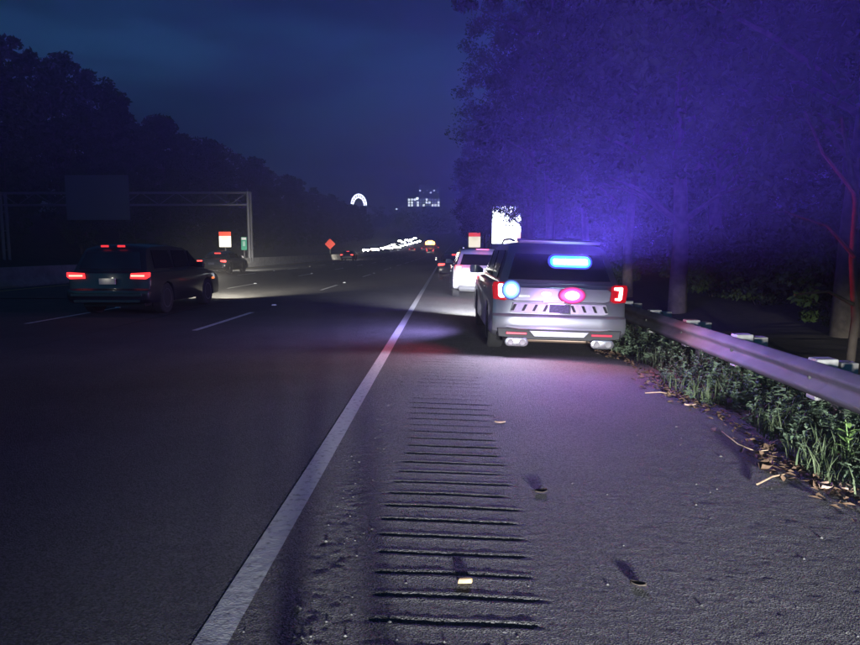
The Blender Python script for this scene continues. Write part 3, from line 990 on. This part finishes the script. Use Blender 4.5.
# gantry over the opposite carriageway, seen from behind
gy = 58.0
gx1, gx0 = at(250, 230, gy).x, at(5, 230, gy).x
gb, gt = at(128, 205, gy).z, at(128, 193, gy).z
gan = empty('sign_gantry', (gx1, gy, 0))
M_GAN = mat('gantry_steel', (.16, .16, .17), .6, .3)
wid = gx0 - gx1
for x in (0, wid):
    for d in (-.35, .35):
        MB().tube([(x, d, -.3), (x, d, gt + .1)], .13, 10).build('post', M_GAN, gan)
    for z in (1.5, 3.2, 4.9):
        MB().tube([(x, -.35, z), (x, .35, z)], .05, 6).build('brace', M_GAN, gan)
for z in (gb, gt):
    for d in (-.35, .35):
        MB().tube([(0, d, z), (wid, d, z)], .07, 8).build('chord', M_GAN, gan)
nb = 14
for i in range(nb):
    a, b = wid * i / nb, wid * (i + 1) / nb
    MB().tube([(a, -.35, gb if i % 2 else gt), (b, -.35, gt if i % 2 else gb)], .035, 5).build('diagonal', M_GAN, gan)
p0, p1 = at(67, 220, gy - 1), at(128, 175, gy - 1)
MB().box(((p0.x + p1.x) / 2 - gx1, -.95, (p0.z + p1.z) / 2), (p1.x - p0.x, .08, p1.z - p0.z)).build('sign_panel', mat('panel_back', (.09, .09, .10), .7), gan, bevel=.02)
for i in range(4):
    x = p0.x + (p1.x - p0.x) * (i + .5) / 4 - gx1
    MB().box((x, -.70, (p0.z + p1.z) / 2), (.08, .42, (p1.z - p0.z) * .96)).build('panel_bracket', M_GAN, gan)
tag(gan, 'overhead sign gantry with a dark panel spanning the opposite carriageway', 'gantry')

# bright LED billboard behind the trees
by = 70.0
q0, q1 = at(492, 243.5, by), at(521, 206, by)
bb = empty('led_billboard', ((q0.x + q1.x) / 2, by, -.4))
bw, bh = q1.x - q0.x, q1.z - q0.z
bzc = (q0.z + q1.z) / 2 + .4
MB().tube([(0, .4, -.5), (0, .4, bzc)], .22, 12).build('post', M_GAN, bb)
MB().box((0, .2, bzc), (bw + .2, .36, bh + .2)).build('cabinet', M_BLACK, bb, bevel=.02)
MB().box((0, .005, bzc), (bw, .03, bh)).build('screen', mat('screen_white', (.9, .9, .9), .4, emit=(.88, .93, 1.0), strength=5.0), bb)
MB().box((bw / 2 - .25, -.014, bzc - bh * .34), (.5, .012, bh * .26)).build('screen_patch', mat('screen_pink', (.9, .5, .5), .4, emit=(1.0, .45, .5), strength=2.2), bb)
tag(bb, 'glowing white billboard screen partly hidden by tree leaves', 'billboard')

# ------------------------------------------------------------------ skyline
M_TOWER = noise_mat('tower_glass', (.05, .055, .07), (.08, .085, .1), 2, .3)
TY = 700.0
c = at(359.5, 200, TY)
tw = empty('domed_tower', (c.x, TY, 0))
r_ = 7.5 * TY / F_PX
zc = at(359.5, 206, TY).z
MB().box((0, 0, (zc + 15) / 2), (r_ * 1.9, r_ * 1.6, zc - 15)).build('shaft', M_TOWER, tw)
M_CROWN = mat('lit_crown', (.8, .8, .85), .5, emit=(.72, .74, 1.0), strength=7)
for j, rr in enumerate((1.0, .72)):
    pts = [(rr * r_ * math.cos(t), 0, zc + rr * r_ * 1.45 * math.sin(t)) for t in np.linspace(0, math.pi, 15)]
    MB().tube([(x, -r_ * .8, z) for x, y, z in pts], .45 * r_ / 7, 6).build('crown_arch', M_CROWN, tw)
for t in np.linspace(R(15), R(165), 9):
    MB().tube([(r_ * .72 * math.cos(t), -r_ * .8, zc + r_ * 1.04 * math.sin(t)), (r_ * math.cos(t), -r_ * .8, zc + r_ * 1.45 * math.sin(t))], .35 * r_ / 7, 5).build('crown_rib', M_CROWN, tw)
MB().lathe([(-r_ * .75, r_ * .70), (r_ * .75, r_ * .70)], (0, 0, zc), 'y', 20).build('dome', M_TOWER, tw)
M_WINW = mat('lit_window', (.8, .8, .8), .5, emit=(.8, .88, 1.0), strength=2.4)
M_WINF = mat('faint_window', (.3, .3, .35), .5, emit=(.5, .6, .9), strength=.35)
for i in range(4):
    for j in range(3):
        MB().box((-r_ * .66 + i * r_ * .44, -r_ * .8 - .1, zc - 2 - j * 3.2), (r_ * .28, .3, 1.2)).build('window', M_WINF, tw)
tag(tw, 'far tower with a floodlit white domed crown above the trees', 'building')
a0, a1 = at(408, 206, TY), at(440, 188, TY)
hb = empty('lit_building', ((a0.x + a1.x) / 2, TY, 0))
wB, hB = a1.x - a0.x, a0.z - 10
MB().box((0, 0, a0.z * .5 + 5), (wB, 14, a0.z + 4)).build('wall', M_TOWER, hb)
MB().box((wB * .16, 1, (a0.z + 6 + a1.z) / 2), (wB * .62, 10, a1.z - a0.z)).build('upper_block', M_TOWER, hb)
rw_ = random.Random(5)
px2m = TY / F_PX
zl = at(420, 203, TY).z
for i in range(11):
    x = -wB / 2 + (i + .5) * wB / 11
    for j in range(3):
        lit = rw_.random()
        MB().box((x, -7.2, zl + (j - 1) * 2.9), (wB / 17, .3, 2.0)).build('window', M_WINW if lit > .55 else M_WINF, hb)
for i in range(6):
    x = -wB * .12 + i * wB * .11
    MB().box((x, -4.2, at(420, 191 + (i % 2) * 2, TY).z), (wB / 22, .3, 1.3)).build('window', M_WINW if i in (0, 3, 4) else M_WINF, hb)
MB().box((-wB * .2, -7.3, at(418, 199, TY).z), (2.2, .3, 2.2)).build('roof_light', mat('roof_light', (1, 1, 1), .5, emit=(.8, .9, 1), strength=5), hb)
tag(hb, 'far building with rows of lit windows on the skyline', 'building')
c = at(396.5, 209, 660)
lm = empty('area_light', (c.x, 660, 20))
MB().tube([(0, 0, -10), (0, 0, c.z - 20)], .3, 6).build('mast', M_GAN, lm)
MB().lathe([(-.6, .5), (-.2, .9), (.5, .4)], (0, 0, c.z - 20), 'z', 10).build('lamp_head', mat('mast_lamp', (1, 1, 1), .5, emit=(.8, .9, 1), strength=5), lm)
tag(lm, 'single pale light on a mast left of the lit building', 'lamp')

# ------------------------------------------------------------------ trees
M_LEAF = noise_mat('leaf', (0.026, 0.045, 0.009), (0.05, 0.075, 0.016), 0.7, 0.75, spec=0.15, detail=2)
M_LEAF2 = noise_mat('leaf_far', (0.03, 0.045, 0.014), (0.05, 0.075, 0.022), 0.3, 0.8, spec=0.1, detail=2)
M_BARK = noise_mat('bark', (0.05, 0.038, 0.028), (0.09, 0.07, 0.05), 6, 0.9, bump=0.5)


def leaf_cloud(centres, radii, per, size, rng, squash=.7):
    """pointed leaf quads scattered in the clumps"""
    n = len(centres)
    c = np.repeat(centres, per, 0)
    r = np.repeat(radii, per)
    d = rng.normal(size=(n * per, 3))
    d /= np.linalg.norm(d, axis=1, keepdims=True)
    rad = rng.random(n * per) ** .5
    p = c + d * (r * rad)[:, None] * np.array([1, 1, squash])
    u = rng.normal(size=p.shape); u /= np.linalg.norm(u, axis=1, keepdims=True)
    w = rng.normal(size=p.shape)
    v = np.cross(u, w); v /= np.linalg.norm(v, axis=1, keepdims=True)
    s = size * (0.6 + .8 * rng.random(n * per))[:, None]
    return np.stack([p - u * s, p + v * s * .45, p + u * s, p - v * s * .45], 1)


def tree_proto(name, seed, H, trunk_r, crown_lo, crown_r, clumps, per, leaf, leafmat, lean=0.0, squash=.7, layered=False):
    rng = np.random.default_rng(seed)
    rd = random.Random(seed)
    root = empty(name)
    tb = MB()
    tp = [(0, 0, -.6)]
    nseg = 7
    x = y = 0
    for i in range(1, nseg + 1):
        x += rd.uniform(-.18, .18) + lean / nseg
        y += rd.uniform(-.18, .18)
        tp.append((x, y, H * .93 * i / nseg))
    rr = [trunk_r * 1.25] + [trunk_r * (1 - .88 * i / nseg) for i in range(1, nseg + 1)]
    tb.tube(tp, rr, 9)
    cs, rs_ = [], []
    for k in range(clumps):
        t = rd.random() ** .9
        z = crown_lo + (H - crown_lo) * t
        env = crown_r * (math.sin(math.pi * min(1, .16 + .80 * t)) ** .7) * (1.0 if not layered else .75 + .35 * math.sin(t * 30))
        a = rd.uniform(0, 2 * math.pi)
        q = env * math.sqrt(rd.random()) * (1 + .12 * math.sin(3 * a + seed))
        ci = min(nseg, max(1, int(z / (H * .93) * nseg)))
        cs.append((tp[ci][0] + q * math.cos(a), tp[ci][1] + q * math.sin(a), z + rd.uniform(-.3, .3)))
        rs_.append(rd.uniform(.55, 1.25) * crown_r * .21)
        if k % max(1, clumps // 26) == 0:
            z0 = max(crown_lo * .75, z - q * .55)
            j = min(nseg - 1, int(z0 / (H * .93) * nseg))
            f = z0 / (H * .93) * nseg - j
            s0 = Vector(tp[j]).lerp(Vector(tp[j + 1]), min(1, max(0, f)))
            e = Vector(cs[-1])
            mid = s0.lerp(e, .5) + Vector((0, 0, .25))
            r0 = trunk_r * .38 * (1 - .6 * t)
            tb.tube([s0, mid, e], [r0, r0 * .6, r0 * .15], 5, False)
    tb.build('trunk', M_BARK, root, smooth=60)
    me = quads_mesh('crown', leaf_cloud(np.array(cs), np.array(rs_), per, leaf, rng, squash), 4)
    link_mesh('crown', me, leafmat, root)
    return root


def place(proto, used, loc, s, rz, label, cat_name='tree', group=None, sxy=None):
    c = proto if not used.get(proto.name) else copy_tree(proto)
    used[proto.name] = True
    c.location = loc
    c.rotation_euler = (0, 0, rz)
    c.scale = (sxy or s, sxy or s, s)
    tag(c, label, cat_name, group)
    return c


used = {}
near_trees = [tree_proto('roadside_tree', 11, 19.0, .24, 3.6, 4.6, 190, 170, .115, M_LEAF),
              tree_proto('roadside_tree', 12, 17.0, .20, 3.0, 4.2, 170, 170, .11, M_LEAF),
              tree_proto('roadside_tree', 13, 21.0, .28, 4.6, 5.2, 210, 170, .12, M_LEAF)]
pine = tree_proto('roadside_tree', 14, 22.0, .26, 7.0, 4.6, 84, 170, .15, M_LEAF, squash=.5, layered=True)
rt = random.Random(21)
RL = 'tall dark roadside tree in the wood behind the guardrail'
RG = 'trees in the wood behind the guardrail'
row1 = [(10.5, 3.6), (9.6, 9.4), (8.8, 14.5), (7.2, 20.5), (7.6, 27.5), (9.0, 43.0), (11.5, 61.0), (7.4, 83.0), (6.4, 96.0), (6.2, 108.0), (6.0, 122.0)]
for i, (x, y) in enumerate(row1):
    place(near_trees[i % 3], used, (x, y, float(verge_z(np.array(x), np.array(y))) - .1), rt.uniform(.92, 1.1), rt.uniform(0, 6), RL, group=RG)
place(near_trees[2], used, (7.3, 60.0, -.4), .9, 1.0, 'roadside tree whose lowest leaves hide the top of the glowing billboard')
place(near_trees[2], used, (6.0, 49.0, -.4), 1.12, 4.0, RL, group=RG)
place(pine, used, (5.6, 36.0, -.5), 1.06, 2.1, 'tall ragged tree whose branches reach out over the road against the sky')
for i in range(22):
    y = 4 + i * 6.0 + rt.uniform(-1.5, 1.5)
    x = rt.uniform(11.0, 14.5)
    place(near_trees[(i + 1) % 3], used, (x, y, float(verge_z(np.array(x), np.array(y))) - .1), rt.uniform(.9, 1.15), rt.uniform(0, 6), RL, group=RG)
for i in range(16):
    y = 8 + i * 8.0 + rt.uniform(-2, 2)
    x = rt.uniform(17, 23)
    place(near_trees[i % 3], used, (x, y, float(verge_z(np.array(x), np.array(y))) - .1), rt.uniform(.95, 1.2), rt.uniform(0, 6), RL, group=RG)
# understorey shrubs
shr = [tree_proto('roadside_shrub', 31, 3.6, .05, .3, 1.7, 80, 70, .10, M_LEAF), tree_proto('roadside_shrub', 32, 2.8, .04, .25, 1.5, 70, 70, .09, M_LEAF)]
for i in range(34):
    y = 4.5 + i * 1.9 + rt.uniform(-.7, .7)
    x = (rt.uniform(10.5, 13) if y < 13 else rt.uniform(9.4, 12.5)) if y < 26 else rt.uniform(9.5, 15)
    place(shr[i % 2], used, (x, y, float(verge_z(np.array(x), np.array(y))) - .1), rt.uniform(.8, 1.25), rt.uniform(0, 6), 'dark leafy shrub growing under the trees behind the guardrail', 'shrub', 'shrubs behind the guardrail')
# bare leaning sapling that catches the red light
sp = empty('bare_sapling', (5.95, 9.7, -.6))
t_ = MB()
t_.tube([(0, 0, -.3), (.09, .02, 1.1), (.0, .05, 2.0), (-.02, .02, 2.8), (-.30, .05, 4.0)], [.07, .058, .05, .045, .02], 9)
t_.build('trunk', M_BARK, sp, smooth=60)
for a in (((0, 0, 2.0), (-.45, -.05, 2.45), (-1.1, -.1, 2.65), (-1.7, -.1, 2.6)), ((.0, 0, 2.4), (.35, 0, 2.8), (.7, .1, 3.4)), ((-.05, 0, 2.9), (-.5, .1, 3.5), (-.8, .1, 4.1)), ((.03, 0, 1.3), (-.4, -.1, 1.5), (-.9, -.15, 1.45))):
    MB().tube(a, [.03, .02, .012, .006][:len(a)], 6).build('branch', M_BARK, sp, smooth=60)
tag(sp, 'bare thin tree trunk lit red beyond the guardrail', 'tree')

# trees on the left bank
far_trees = [tree_proto('hillside_tree', 41 + i, 17.5 + i * .8, .22, 2.2, 4.1 + .25 * i, 130, 60, .30, M_LEAF2) for i in range(3)]
LL = 'dark tree standing in the black treeline along the left bank'
LG = 'trees along the left bank'
i = 0
y = 34.0
while y < 330:
    x = -46.0 + rt.uniform(-2.5, 2.5)
    place(far_trees[i % 3], used, (x + float(far_shift(y)), y, float(bank_z(np.array(x), np.array(y))) - .2), rt.uniform(.82, 1.08) * (1.06 - .26 * min(1, max(0, (y - 110) / 170))), rt.uniform(0, 6), LL, group=LG)
    if i % 2 == 0:
        x2 = -53 + rt.uniform(-2, 2)
        place(far_trees[(i + 1) % 3], used, (x2 + float(far_shift(y)), y + 2, float(bank_z(np.array(x2), np.array(y))) - .2), rt.uniform(.85, 1.1) * (1.1 - .32 * min(1, max(0, (y - 110) / 170))), rt.uniform(0, 6), LL, group=LG)
    if i % 2 == 1:
        x2 = -40.5 + rt.uniform(-1, 1)
        place(shr[i % 2] if False else far_trees[(i + 2) % 3], used, (x2 + float(far_shift(y)), y + 1, float(bank_z(np.array(x2), np.array(y))) - .2), rt.uniform(.45, .62), rt.uniform(0, 6), LL, group=LG)
    y += 4.6 + y * .012
    i += 1
# far wood closing the view
rng = np.random.default_rng(77)
n = 420
cx = rng.uniform(-165, 70, n); cyy = rng.uniform(430, 560, n)
top = 9 + 9 * rng.random(n)
cz0 = np.where(cyy > 500, fh(cx, cyy)[1], far_rise(cyy) - 2)
road_gap = (np.abs(cx - (-8)) < 16) & (cyy < 480)
keep = ~road_gap
cs, rs_ = [], []
for X_, Y_, Z_, T_ in zip(cx[keep], cyy[keep], cz0[keep], top[keep]):
    for q in range(9):
        a, rr = rng.uniform(0, 6.28), rng.random() ** .5
        t = rng.random()
        cs.append((X_ + 4 * rr * math.cos(a), Y_ + 4 * rr * math.sin(a), Z_ + T_ * (.15 + .85 * t)))
        rs_.append(1.3 + 1.6 * rng.random())
me = quads_mesh('far_wood', leaf_cloud(np.array(cs), np.array(rs_), 26, .75, rng), 4)
tag(link_mesh('far_wood', me, M_LEAF2), 'dark far wood across the end of the highway', 'wood', kind='stuff')

# ------------------------------------------------------------------ weeds and litter by the guardrail
M_WEED = noise_mat('weed_leaf', (0.10, 0.15, 0.085), (0.20, 0.26, 0.17), 9.0, 0.85, spec=0.1, detail=3)
M_GRASS = noise_mat('grass_blade', (0.06, 0.09, 0.04), (0.12, 0.145, 0.075), 5.0, 0.65, spec=0.3, detail=3)
M_DRY = noise_mat('dry_leaf', (0.09, 0.055, 0.035), (0.19, 0.12, 0.075), 12, 0.8, spec=0.2)
M_TWIG = noise_mat('pale_twig', (0.30, 0.21, 0.13), (0.45, 0.33, 0.21), 20, 0.8)
rng = np.random.default_rng(5)


def weeds(n_plants, xlo, xhi, ylo, yhi, hlo, hhi, leaves, ls):
    out = []
    for _ in range(n_plants):
        y = ylo + (yhi - ylo) * rng.random() ** 1.35
        x = xlo + (xhi - xlo) * rng.random()
        if x < EDGE_X + .16 * math.sin(y * 2.3) + .10 * math.sin(y * 5.9 + 1) + .05:
            continue
        z0 = float(verge_z(np.array(x), np.array(y)))
        h = hlo + (hhi - hlo) * rng.random() * min(1, (x - EDGE_X + .25) / .5)
        lean = rng.normal(size=2) * .22
        m = leaves
        t = rng.random(m) ** .7
        a = rng.random(m) * 6.283
        base = np.stack([x + lean[0] * h * t, y + lean[1] * h * t, z0 + h * t], -1)
        dirv = np.stack([np.cos(a), np.sin(a), rng.normal(size=m) * .35 + .25], -1)
        dirv /= np.linalg.norm(dirv, axis=1, keepdims=True)
        s = ls * (0.5 + rng.random(m))[:, None]
        side = np.cross(dirv, np.tile([0, 0, 1.0], (m, 1)))
        side /= np.linalg.norm(side, axis=1, keepdims=True) + 1e-6
        upv = np.cross(side, dirv)
        tip = base + dirv * s * 2 - np.array([0, 0, .25]) * s
        midp = base + dirv * s * .9
        lft = midp + side * s * .52 + upv * s * .22
        rgt = midp - side * s * .52 + upv * s * .22
        out.append(np.stack([base, rgt, tip], 1))
        out.append(np.stack([base, tip, lft], 1))
    return np.concatenate(out)


w_ = np.concatenate([weeds(1000, EDGE_X - .02, 3.75, 3.2, 15, .06, .30, 18, .026), weeds(300, EDGE_X + .25, 4.6, 3.2, 22, .12, .40, 20, .034)])
tag(link_mesh('roadside_weeds', quads_mesh('roadside_weeds', w_, 3), M_WEED), 'low leafy weeds crowding under the guardrail', 'weeds', kind='stuff')
nb_ = 5000
y = 3.0 + 14 * rng.random(nb_) ** 1.3
x = EDGE_X + .02 + .16 * np.sin(y * 2.3) * .7 + 1.1 * rng.random(nb_) ** 1.2
clump = vnoise(x * 1.0, y * 1.0, .35) > -.05
x, y = x[clump], y[clump]
z0 = verge_z(x, y)
h = .07 + .22 * rng.random(len(x))
a = rng.random(len(x)) * 6.283
wd = .004 + .004 * rng.random(len(x))
dx, dy = np.cos(a), np.sin(a)
bend = h * (.15 + .5 * rng.random(len(x)))
p0 = np.stack([x - dy * wd, y + dx * wd, z0 - .01], -1); p1 = np.stack([x + dy * wd, y - dx * wd, z0 - .01], -1)
m0 = np.stack([x + dx * bend * .35 - dy * wd * .7, y + dy * bend * .35 + dx * wd * .7, z0 + h * .6], -1)
m1 = np.stack([x + dx * bend * .35 + dy * wd * .7, y + dy * bend * .35 - dx * wd * .7, z0 + h * .6], -1)
tp_ = np.stack([x + dx * bend, y + dy * bend, z0 + h], -1)
gq = np.concatenate([np.stack([p0, p1, m1], 1), np.stack([p0, m1, m0], 1), np.stack([m0, m1, tp_], 1)])
tag(link_mesh('verge_grass', quads_mesh('verge_grass', gq, 3), M_GRASS), 'thin grass blades among the weeds', 'grass', kind='stuff')

# a larger upright plant near the front end of the verge
bpnt = empty('broadleaf_weed', (2.98, 4.75, float(verge_z(np.array(2.98), np.array(4.75)))))
M_BROAD = noise_mat('broad_leaf', (0.13, 0.24, 0.06), (0.22, 0.34, 0.10), 9, 0.55)
MB().tube([(0, 0, -.03), (.0, .02, .18), (-.03, .03, .36)], [.008, .006, .003], 6).build('stem', M_BROAD, bpnt)
for k in range(13):
    a = k * 2.4
    z = .04 + .30 * k / 13
    ln = .17 - .006 * k
    d = Vector((math.cos(a), math.sin(a), .75)).normalized()
    s_ = d.cross(Vector((0, 0, 1))).normalized()
    b0_ = Vector((0, .02, z))
    pts = [b0_, b0_ + d * ln * .35 + s_ * .022, b0_ + d * ln * .7 + s_ * .018 - Vector((0, 0, .01)), b0_ + d * ln - Vector((0, 0, .035)), b0_ + d * ln * .7 - s_ * .018 - Vector((0, 0, .01)), b0_ + d * ln * .35 - s_ * .022, b0_ + d * ln * .5 - Vector((0, 0, .008))]
    MB().add(pts, [(0, 1, 6), (1, 2, 6), (2, 3, 6), (3, 4, 6), (4, 5, 6), (5, 0, 6)]).build('leaf', M_BROAD, bpnt)
tag(bpnt, 'bright green upright broadleaf weed under the near end of the guardrail', 'plant')

# dry leaf litter (uncountable) along the tarmac edge
nl = 1500
y = 2.6 + 11 * rng.random(nl) ** 1.4
x = EDGE_X + .10 * np.sin(y * 2.3) + rng.normal(size=nl) * .13
keep = x > EDGE_X - .42
x, y = x[keep], y[keep]
z = np.where(x < EDGE_X, surf(x, y), np.maximum(verge_z(x, y), base_z(x, y) - .02)) + .010
c_ = np.stack([x, y, z], -1)
a = rng.random(len(x)) * 6.283
s = (.012 + .026 * rng.random(len(x)))[:, None]
u = np.stack([np.cos(a), np.sin(a), rng.normal(size=len(x)) * .25], -1)
v = np.stack([-np.sin(a), np.cos(a), rng.normal(size=len(x)) * .35], -1)
curl = np.array([0, 0, .35]) * s
lq = np.concatenate([np.stack([c_ - u * s * 1.3, c_ + v * s * .7 + curl, c_ + u * s * 1.3], 1), np.stack([c_ - u * s * 1.3, c_ + u * s * 1.3, c_ - v * s * .7 + curl], 1)])
tag(link_mesh('leaf_litter', quads_mesh('leaf_litter', lq, 3), M_DRY), 'brown dry leaf litter along the tarmac edge', 'litter', kind='stuff')


def ground(px, py):
    """point on the tarmac seen at a photograph pixel"""
    lo = at(px, py, 1.0)
    d = (lo - cam.location)
    t = 1.0
    for _ in range(40):
        p = cam.location + d * t
        z = float(surf(np.array(p.x), np.array(p.y)))
        t *= (CAM_H - z) / max(1e-6, (CAM_H - p.z))
    return cam.location + d * t


def curled_leaf(name, px, py, ln, wd, rz, m, label, lift=.012):
    p = ground(px, py)
    o = MB()
    n = 6
    top, bot = [], []
    for i in range(n + 1):
        t = i / n
        w = wd * (math.sin(math.pi * (.06 + .88 * t)) ** .8)
        zz = lift * (1.2 * (t - .45) ** 2 * 4) * .3 + .003
        top.append([(ln * (t - .5), w * k, zz + lift * .9 * abs(k) ** 2) for k in (-1, -.5, 0, .5, 1)])
    vs = [q for r in top for q in r]
    fs = [(i * 5 + k, i * 5 + k + 1, (i + 1) * 5 + k + 1, (i + 1) * 5 + k) for i in range(n) for k in range(4)]
    ob = o.add(vs, fs).build(name, m, None, smooth=60)
    sol = ob.modifiers.new('thickness', 'SOLIDIFY'); sol.thickness = .0015
    ob.location = p + Vector((0, 0, .000))
    ob.rotation_euler = (0, math.atan(CROSS), rz)
    return tag(ob, label, 'leaf')


M_CHIP = noise_mat('pale_chip', (.40, .26, .12), (.50, .35, .18), 40, .7)
M_PINKLEAF = noise_mat('pinkish_leaf', (.42, .28, .20), (.55, .38, .28), 30, .7)
M_DLEAF = noise_mat('dark_leaf', (.03, .022, .018), (.06, .045, .035), 30, .8)
p = ground(465, 583)
ch = MB().proftloft([(-.034, -.010), (-.030, .011), (.030, .012), (.036, .002), (.030, -.011)], [lambda a, z: (a, z, .0), lambda a, z: (a * .96, z * .9, .016), lambda a, z: (a * .85, z * .7, .020)]).build('wood_chip', M_CHIP, None, bevel=.002)
ch.location = p + Vector((0, 0, .003)); ch.rotation_euler = (0.05, 0, R(6))
tag(ch, 'small pale orange wood chip lying on the rumble grooves', 'chip')
curled_leaf('fallen_leaf', 500, 423, .10, .020, R(5), M_PINKLEAF, 'small pinkish fallen leaf just right of the rumble grooves')
curled_leaf('fallen_leaf', 541, 493, .09, .030, R(20), M_DLEAF, 'dark curled fallen leaf right of the rumble grooves, middle of the shoulder', .016)
curled_leaf('fallen_leaf', 638, 586, .075, .020, R(-25), M_DLEAF, 'dark small fallen leaf low on the bare shoulder tarmac', .014)
curled_leaf('fallen_leaf', 825, 489, .11, .045, R(30), M_PINKLEAF, 'round tan fallen leaf at the weed edge, first of two side by side', .03)
curled_leaf('fallen_leaf', 846, 491, .11, .042, R(80), M_PINKLEAF, 'round tan fallen leaf at the weed edge closest to the frame border', .03)
curled_leaf('fallen_leaf', 690, 406, .13, .030, R(10), M_PINKLEAF, 'tan fallen leaf at the tarmac edge beside a pale twig', .02)
curled_leaf('fallen_leaf', 765, 470, .16, .050, R(40), M_DRY, 'large brown curled leaf at the edge of the tarmac', .05)


def twig(name, pts, r, label):
    base = ground(*pts[0])
    ps = [ground(*q) - base + Vector((0, 0, .012 + .02 * (i % 2))) for i, q in enumerate(pts)]
    o = MB().tube(ps, [r] * (len(ps) - 1) + [r * .5], 6).build(name, M_TWIG, None, smooth=60)
    o.location = base
    return tag(o, label, 'twig')


twig('fallen_twig', [(645, 394), (660, 395), (676, 396)], .006, 'straight pale twig on the tarmac edge nearest the police SUV')
twig('fallen_twig', [(722, 433), (738, 448), (756, 453), (768, 454)], .005, 'long curved pale twig at the tarmac edge')
twig('fallen_twig', [(765, 449), (777, 444), (788, 441)], .005, 'short pale twig touching the weeds beyond the curved twig')
twig('fallen_twig', [(757, 486), (772, 481), (788, 475)], .007, 'thick pale twig lying in front of the large curled leaf')

# loose grit on the shoulder
gr = MB()
rg_ = random.Random(4)
for i in range(300):
    y = 2.3 + 10 * rg_.random() ** 1.6
    x = rg_.uniform(-.8, 2.6) if i % 3 else rg_.gauss(-.55, .12)
    z = float(surf(np.array(x), np.array(y)))
    s = rg_.uniform(.003, .009) * (1.6 if rg_.random() < .08 else 1)
    vs = [Vector((rg_.uniform(.6, 1.2) * sx, rg_.uniform(.6, 1.2) * sy, rg_.uniform(.4, .8) * szz)) * s + Vector((x, y, z + s * .3)) for sx, sy, szz in ((1, 0, 0), (-1, 0, 0), (0, 1, 0), (0, -1, 0), (0, 0, 1), (0, 0, -1))]
    gr.add(vs, [(0, 2, 4), (2, 1, 4), (1, 3, 4), (3, 0, 4), (2, 0, 5), (1, 2, 5), (3, 1, 5), (0, 3, 5)])
tag(gr.build('gravel', noise_mat('grit', (.09, .088, .085), (.18, .175, .165), 15, .8)), 'scattered loose grit on the shoulder', 'gravel', kind='stuff')

# ------------------------------------------------------------------ the photographer, whose legs shade the tarmac
pj = {'pelvis': (0, -.42, .98, .15), 'belly': (0, -.42, 1.15, .145), 'chest': (0, -.41, 1.38, .16), 'neck': (0, -.40, 1.54, .06), 'head': (0, -.38, 1.66, .09), 'crown': (0, -.39, 1.78, .06)}
for s in (-1, 1):
    n_ = 'r' if s > 0 else 'l'
    pj.update({'hip' + n_: (s * .10, -.42, .92, .10), 'knee' + n_: (s * .13, -.40, .50, .065), 'ankle' + n_: (s * .14, -.44, .08, .045), 'toe' + n_: (s * .16, -.28, .03, .035),
               'shoulder' + n_: (s * .19, -.41, 1.43, .065), 'elbow' + n_: (s * .27, -.36, 1.14, .045), 'wrist' + n_: (s * .14, -.20, 1.28, .032), 'hand' + n_: (s * .08, -.14, 1.38, .03)})
kn = list(pj)
pe = [('pelvis', 'belly'), ('belly', 'chest'), ('chest', 'neck'), ('neck', 'head'), ('head', 'crown')]
for n_ in 'rl':
    pe += [('pelvis', 'hip' + n_), ('hip' + n_, 'knee' + n_), ('knee' + n_, 'ankle' + n_), ('ankle' + n_, 'toe' + n_), ('chest', 'shoulder' + n_), ('shoulder' + n_, 'elbow' + n_), ('elbow' + n_, 'wrist' + n_), ('wrist' + n_, 'hand' + n_)]
me = bpy.data.meshes.new('person')
me.from_pydata([pj[k][:3] for k in kn], [(kn.index(a), kn.index(b)) for a, b in pe], [])
po = link_mesh('person', me, mat('dark_clothes', (.03, .03, .04), .8))
po.modifiers.new('skin', 'SKIN')
for v_, k in zip(me.skin_vertices[0].data, kn):
    v_.radius = (pj[k][3], pj[k][3])
me.skin_vertices[0].data[0].use_root = True
po.modifiers.new('sub', 'SUBSURF').levels = 1
po.modifiers['sub'].render_levels = 2
po.location = (0, 0, -.03)
tag(po, 'person in dark clothes standing on the shoulder, casting the leg shadows', 'person')

# ------------------------------------------------------------------ haze, added in place of lens glare
hz = MB().box((-50, 385, 44), (300, 830, 100)).build('haze', None)
mh = bpy.data.materials.new('glare_haze')
mh.use_nodes = True
nn, ll = mh.node_tree.nodes, mh.node_tree.links
nn.clear()
mo = nn.new('ShaderNodeOutputMaterial')
pv = nn.new('ShaderNodeVolumePrincipled')
pv.inputs['Color'].default_value = (.9, .9, .95, 1)
pv.inputs['Density'].default_value = 0.0014
pv.inputs['Anisotropy'].default_value = 0.0
ll.new(pv.outputs['Volume'], mo.inputs['Volume'])
hz.data.materials.append(mh)
tag(hz, 'thin added haze standing in for lens glare around the flashing lights', 'haze', kind='stuff')
